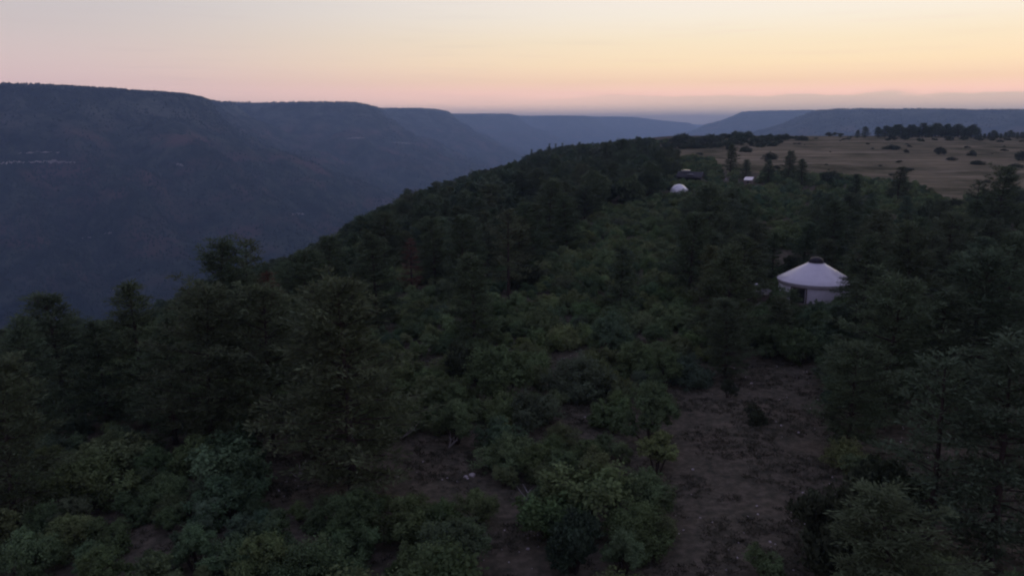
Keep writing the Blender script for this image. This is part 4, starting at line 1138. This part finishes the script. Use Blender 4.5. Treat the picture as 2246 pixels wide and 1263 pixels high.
# treeline beyond the meadow
tl = [(1490 + i * 9.5, 300 - 9 * math.exp(-((i - 12) / 9.) ** 2) - rnd.uniform(-2, 3), rnd.uniform(3.5, 6)) for i in range(24)] + [(1462 + i * 13, 312 - i * .55 + rnd.uniform(-2, 2), rnd.uniform(3, 4.6)) for i in range(18)]
for j_, (X_, Yt, h) in enumerate(tl):
    p = place(X_, max(Yt, 287), h, 1400)
    bush(OAKS[rnd.randrange(6)], "oak_shrub", p, h, 2.6, ("%s dark oak bush along the far ridge crest, counted from the lone spire pine" % ORD[j_]) if j_ < 24 else ("%s oak bush of the row below the far ridge crest, counted from the spire pine" % ORD[j_ - 24]), "shrub", vary((.088, .112, .064), .15), "oak bushes along the far ridge", 1.5, parts=False)
tr = [(1880, 285), (1897, 278), (1926, 279), (1940, 277)] + [(1950 + i * 7.2, 277 + 4 * math.sin(i * 1.7) + rnd.uniform(-3, 3)) for i in range(28)] + [(2150 + i * 9, 289 + rnd.uniform(-3, 4)) for i in range(16)]
for j_, (X_, Yt) in enumerate(tr):
    p = place(X_, rnd.uniform(299.5, 303.0) + (3 if X_ > 2150 else 0))
    r_ = ray(X_, Yt); d_ = p[1] / r_[1]; h = max(3.0, CAM_H + r_[2] * d_ - p[2])
    if X_ == 1880: lab, g = "shorter of two lone pines at the end of the far treeline", None
    elif X_ == 1897: lab, g = "taller of two lone pines at the end of the far treeline", None
    elif j_ < 32: lab, g = "%s dark pine of the far treeline, counted from the two lone pines" % ORD[j_ - 2], "pines of the far treeline"
    else: lab, g = "%s pine of the lower treeline at the border, counted from its inner end" % ORD[j_ - 32], "pines of the far treeline"
    tree(PINES[rnd.randrange(8)], "pine_tree", p, h, 12.0, lab, "pine", vary(C_PINE, .15), g, 1.9)
for j_, (X_, Yt) in enumerate([(1818, 291), (1832, 289), (1845, 291)] + [(1955 + i * 32, 297.5 + rnd.uniform(-1, 1.5)) for i in range(9)] + [(1700 + i * 12, 295) for i in range(6)]):
    h = rnd.uniform(2.5, 4.0)
    bush(OAKS[rnd.randrange(6)], "oak_shrub", place(X_, Yt, h, 1400), h, 2.6, (["first", "second", "third"][j_] + " of three shrubs short of the two lone pines" if j_ < 3 else "%s low dark shrub at the far treeline's foot, counted towards the border" % ORD[j_ - 3] if j_ < 12 else "%s low shrub on the meadow's far crest, counted from the ridge belt" % ORD[j_ - 12]), "shrub", vary((.08, .10, .06), .15), "shrubs at the meadow's far edge", 1.6, parts=False)

x, y, z, (X, Y, dep) = scatter(1500, 230, 620, .8)
kk = 0
for k in range(len(x)):
    if not inpoly(x[k], y[k], MEADOW) or not free(x[k], y[k], 2.5) or not (-50 < X[k] < 2290) or kk >= 46: continue
    if fbm(x[k] / 45., y[k] / 45., 401, 3) < .04 and rs.uniform() < .8: continue
    if rs.uniform() < .5: continue
    h = rs.uniform(.5, 1.5); kk += 1; occupy(x[k], y[k], 2.5)
    c = vary((.09, .102, .066), .2)
    bush(OAKS[rnd.randrange(6)], "low_shrub", (x[k], y[k], z[k]), h, 2.4, own_label("%s low meadow shrub" % col_word(c), float(x[k]), float(y[k])), "shrub", c, "low shrubs dotted over the meadow", rs.uniform(1.4, 2.6), parts=False)
# ------------------------------------------------------------------ rocks, dead wood, grass
def rock_mesh(seed, sub=2):
    bm = bmesh.new(); bmesh.ops.create_icosphere(bm, subdivisions=sub, radius=1.0)
    r = random.Random(seed); ax = [Vector((r.gauss(0, 1), r.gauss(0, 1), r.gauss(0, 1))).normalized() for _ in range(9)]
    cut = [r.uniform(.45, .8) for _ in ax]
    for v in bm.verts:
        for a, c in zip(ax, cut):
            d = v.co.dot(a)
            if d > c: v.co -= a * (d - c) * .9
        v.co *= 1 + r.uniform(-.05, .05)
    me = bpy.data.meshes.new("rock"); bm.to_mesh(me); bm.free(); me.materials.append(M_rock); return me
ROCKS = [rock_mesh(i) for i in range(4)]
for X_, Y_, r, lab in [(1036, 1046, .52, "largest white rock lying in the clearing, beside smaller stones"), (1022, 1047, .34, "flat white stone against the largest rock"),
                       (1026, 1053, .22, "small white stone just below the flat one"), (1004, 1057, .22, "pale stone at the edge of the oak bush, apart from the largest rock"),
                       (981, 1049, .18, "pale stone farther along from the largest rock, standing alone"), (970, 1055, .15, "smallest pale stone at the far end of the rock scatter"),
                       (1158, 1208, .24, "pale stone on the bare strip at the bottom"), (1520, 1031, .24, "single white stone on the bare clearing"),
                       (1283, 915, .2, "pale stone on the bare patch above the belt of oaks"), (1751, 951, .24, "white stone by the pines on the bare clearing"),
                       (1360, 1236, .2, "pale stone at the bottom border by the oak belt")]:
    p = place(X_, Y_)
    r *= .58
    o = link("rock", ROCKS[rnd.randrange(4)], None, (p[0], p[1], p[2] + r * .2), rnd.uniform(0, 6), (r, r * .9, r * .62))
    tag(o, lab, "rock")
# loose chips of stone
V = []; Q = []; n = 0
bv = np.array([[-1, -1, -.5], [1, -1, -.5], [1, 1, -.5], [-1, 1, -.5], [-.6, -.7, .5], [.7, -.6, .5], [.6, .7, .4], [-.7, .6, .55]]) * .5
bq = np.array([[4, 5, 6, 7], [0, 1, 5, 4], [1, 2, 6, 5], [2, 3, 7, 6], [3, 0, 4, 7]])
x, y, z, (X, Y, dep) = scatter(26000, 32, 115, .8)
clr = np.zeros(len(x), bool)
for P in CLEAR: clr |= inpoly(x, y, P)
dn = fbm(x / 9., y / 9., 171, 3) + .35 * ((X > 1700) & (Y < 960)) 
keep = np.where(clr & (dn > .02) & (rs.uniform(0, 1, len(x)) < .10))[0]
for k in keep:
    s = rs.uniform(.04, .13) * (1.5 if rs.uniform() < .12 else 1); a = rs.uniform(0, 6.28)
    p = bv * s * np.array([1.3, .9, .7]); ca, sa = math.cos(a), math.sin(a)
    V.append(np.stack([p[:, 0] * ca - p[:, 1] * sa + x[k], p[:, 0] * sa + p[:, 1] * ca + y[k], p[:, 2] + z[k] + s * .12], 1)); Q.append(bq + n); n += 8
tag(link("gravel", mesh_np("gravel", np.vstack(V), np.vstack(Q), [M_rock])), "loose pale stone chips strewn over the bare clearings", "gravel", None, 'stuff')
# dead grass and low herbs on the bare ground
x, y, z, (X, Y, dep) = scatter(70000, 30, 130, .8)
clr = np.zeros(len(x), bool)
for P in CLEAR: clr |= inpoly(x, y, P)
dn = fbm(x / 3.2, y / 3.2, 181, 3)
keep = np.where((clr & (dn > -.05) & (rs.uniform(0, 1, len(x)) < .55)) | (~clr & (rs.uniform(0, 1, len(x)) < .10)))[0]
C = []; D = []
for k in keep:
    m = 11; off = rs.normal(size=(m, 3)) * np.array([.16, .16, .03]); 
    C.append(np.array([x[k], y[k], z[k] + .09]) + off); dd = off * 3 + np.array([0, 0, .5]) + rs.normal(size=(m, 3)) * .25; D.append(dd / np.linalg.norm(dd, axis=1)[:, None])
C = np.vstack(C); D = np.vstack(D); m = len(C)
v, q = leaf_quads(C, D, rs.uniform(.16, .34, m), rs.uniform(.04, .09, m), rs)
M_grass = leaf_mat("dry_grass", nscale=.35)
tag(link("grass", mesh_np("grass", v, q, [M_grass]), color=(.082, .080, .055)), "tufts of dry grass and low herbs over the bare ground", "grass", None, 'stuff')
# bleached branches
def snag(X_, Y_, size, lab, seed):
    r = random.Random(seed); p = place(X_, Y_); mb = MB()
    for k in range(6):
        a = r.uniform(0, 6.28); e = r.uniform(.25, 1.0); ln = size * r.uniform(.55, 1.0)
        st = np.array([0, 0, .05]); mid = st + ln * .5 * np.array([math.cos(a) * math.cos(e), math.sin(a) * math.cos(e), math.sin(e)])
        en = mid + ln * .5 * np.array([math.cos(a + .4) * math.cos(e + .2), math.sin(a + .4) * math.cos(e + .2), math.sin(e + .2)])
        mb.tube([st, mid, en], [.06, .04, .012], 5)
        tw = mid + ln * .35 * np.array([math.cos(a - .8), math.sin(a - .8), .4]); mb.tube([mid, (mid + tw) / 2 + [0, 0, .03], tw], [.03, .022, .008], 4)
    o = mb.build("dead_branch", M_twig, None, True, loc=(p[0], p[1], p[2] - .02)); tag(o, lab, "dead branch")
snag(655, 1050, 1.5, "forked bleached branch lying at the end of the rocky clearing", 3)
snag(985, 985, 2.2, "grey dead branches sticking out below the broad oak bush", 4)
snag(880, 965, 2.4, "fan of bare grey twigs at the top edge of the rocky clearing", 5)
snag(1160, 1100, 2.0, "bare grey branch under the oaks beside the bottom bare strip", 6)
snag(455, 1110, 1.8, "thin bare branches in the middle of the brushy slope", 8)

# trees and scrub on the far canyon wall and the far mesas: too many and too small to count
def wood_far(n, seed, ufn, zfn, keepfn, hmin, hmax):
    r = np.random.default_rng(seed); a, b = ufn(r, n); X, Y, Z = zfn(a, b)
    k = keepfn(X, Y, Z, r); X, Y, Z = X[k], Y[k], Z[k]; m = len(X)
    h = r.uniform(hmin, hmax, m); w = h * r.uniform(.28, .5, m)
    th = np.arange(5) * 2 * math.pi / 5
    ring = np.stack([np.cos(th), np.sin(th)], 1)
    V = np.zeros((m, 11, 3))
    for j, (rr, zz) in enumerate(((.75, .12), (1.0, .42))):
        jit = 1 + r.normal(size=(m, 5)) * .16
        V[:, j * 5:(j + 1) * 5, 0] = X[:, None] + ring[None, :, 0] * (w * rr)[:, None] * jit
        V[:, j * 5:(j + 1) * 5, 1] = Y[:, None] + ring[None, :, 1] * (w * rr)[:, None] * jit
        V[:, j * 5:(j + 1) * 5, 2] = Z[:, None] + (h * zz)[:, None] - .5
    V[:, 10] = np.stack([X, Y, Z + h], 1)
    o = np.arange(m)[:, None, None] * 11
    q = np.array([[j, (j + 1) % 5, 5 + (j + 1) % 5, 5 + j] for j in range(5)])[None] + o
    t = np.array([[5 + j, 5 + (j + 1) % 5, 10] for j in range(5)])[None] + o
    return V.reshape(-1, 3), q.reshape(-1, 4), t.reshape(-1, 3)
parts = []
def zz1(a, d): return a * d, d, far_z(a * d, d)
def k1(X, Y, Z, r):
    return (r.uniform(0, 1, len(X)) < np.clip(.6 + 2.4 * fbm(X / 160., Y / 160., 301, 4), 0.05, 1)) & (Z > -370)
parts.append(wood_far(46000, 1, lambda r, n: (r.uniform(-.72, -.02, n), 1150 * (2900 / 1150) ** r.uniform(0, 1, n)), zz1, k1, 4, 8))
parts.append(wood_far(16000, 2, lambda r, n: (r.uniform(-.5, .05, n), 2900 * (6500 / 2900) ** r.uniform(0, 1, n)), zz1, k1, 5, 9))
def rim1(a, d): X, Y = a * d, d; return X, Y, far_z(X, Y)
parts.append(wood_far(60000, 3, lambda r, n: (r.uniform(-.72, .1, n), 2100 * (9500 / 2100) ** r.uniform(0, 1, n)), rim1,
    lambda X, Y, Z, r: (np.abs(seg_dist(X, Y, RIM)) < 110) & (fbm(X / 90., Y / 90., 311, 3) > -.1), 4, 9))
parts.append(wood_far(16000, 4, lambda r, n: (r.uniform(1700, 4400, n), r.uniform(4000, 6200, n)), lambda a, b: (a, b, zf_b(a, b, a, b)), k1, 6, 11))
parts.append(wood_far(6000, 5, lambda r, n: (r.uniform(2000, 4400, n), r.uniform(7800, 10000, n)), lambda a, b: (a, b, zf_c(a, b, a, b)), k1, 8, 13))
V = []; Q = []; Tt = []; n = 0
for v, q, t in parts: V.append(v); Q.append(q + n); Tt.append(t + n); n += len(v)
M_farwood = simple_mat("far_woodland", (.030, .042, .032), .95, .4, .02, .05)
tag(link("far_woodland", mesh_np("far_woodland", np.vstack(V), [np.vstack(Q), np.vstack(Tt)], [M_farwood])), "scrubby woodland dotted over the far canyon walls and mesas", "woodland", None, 'stuff')
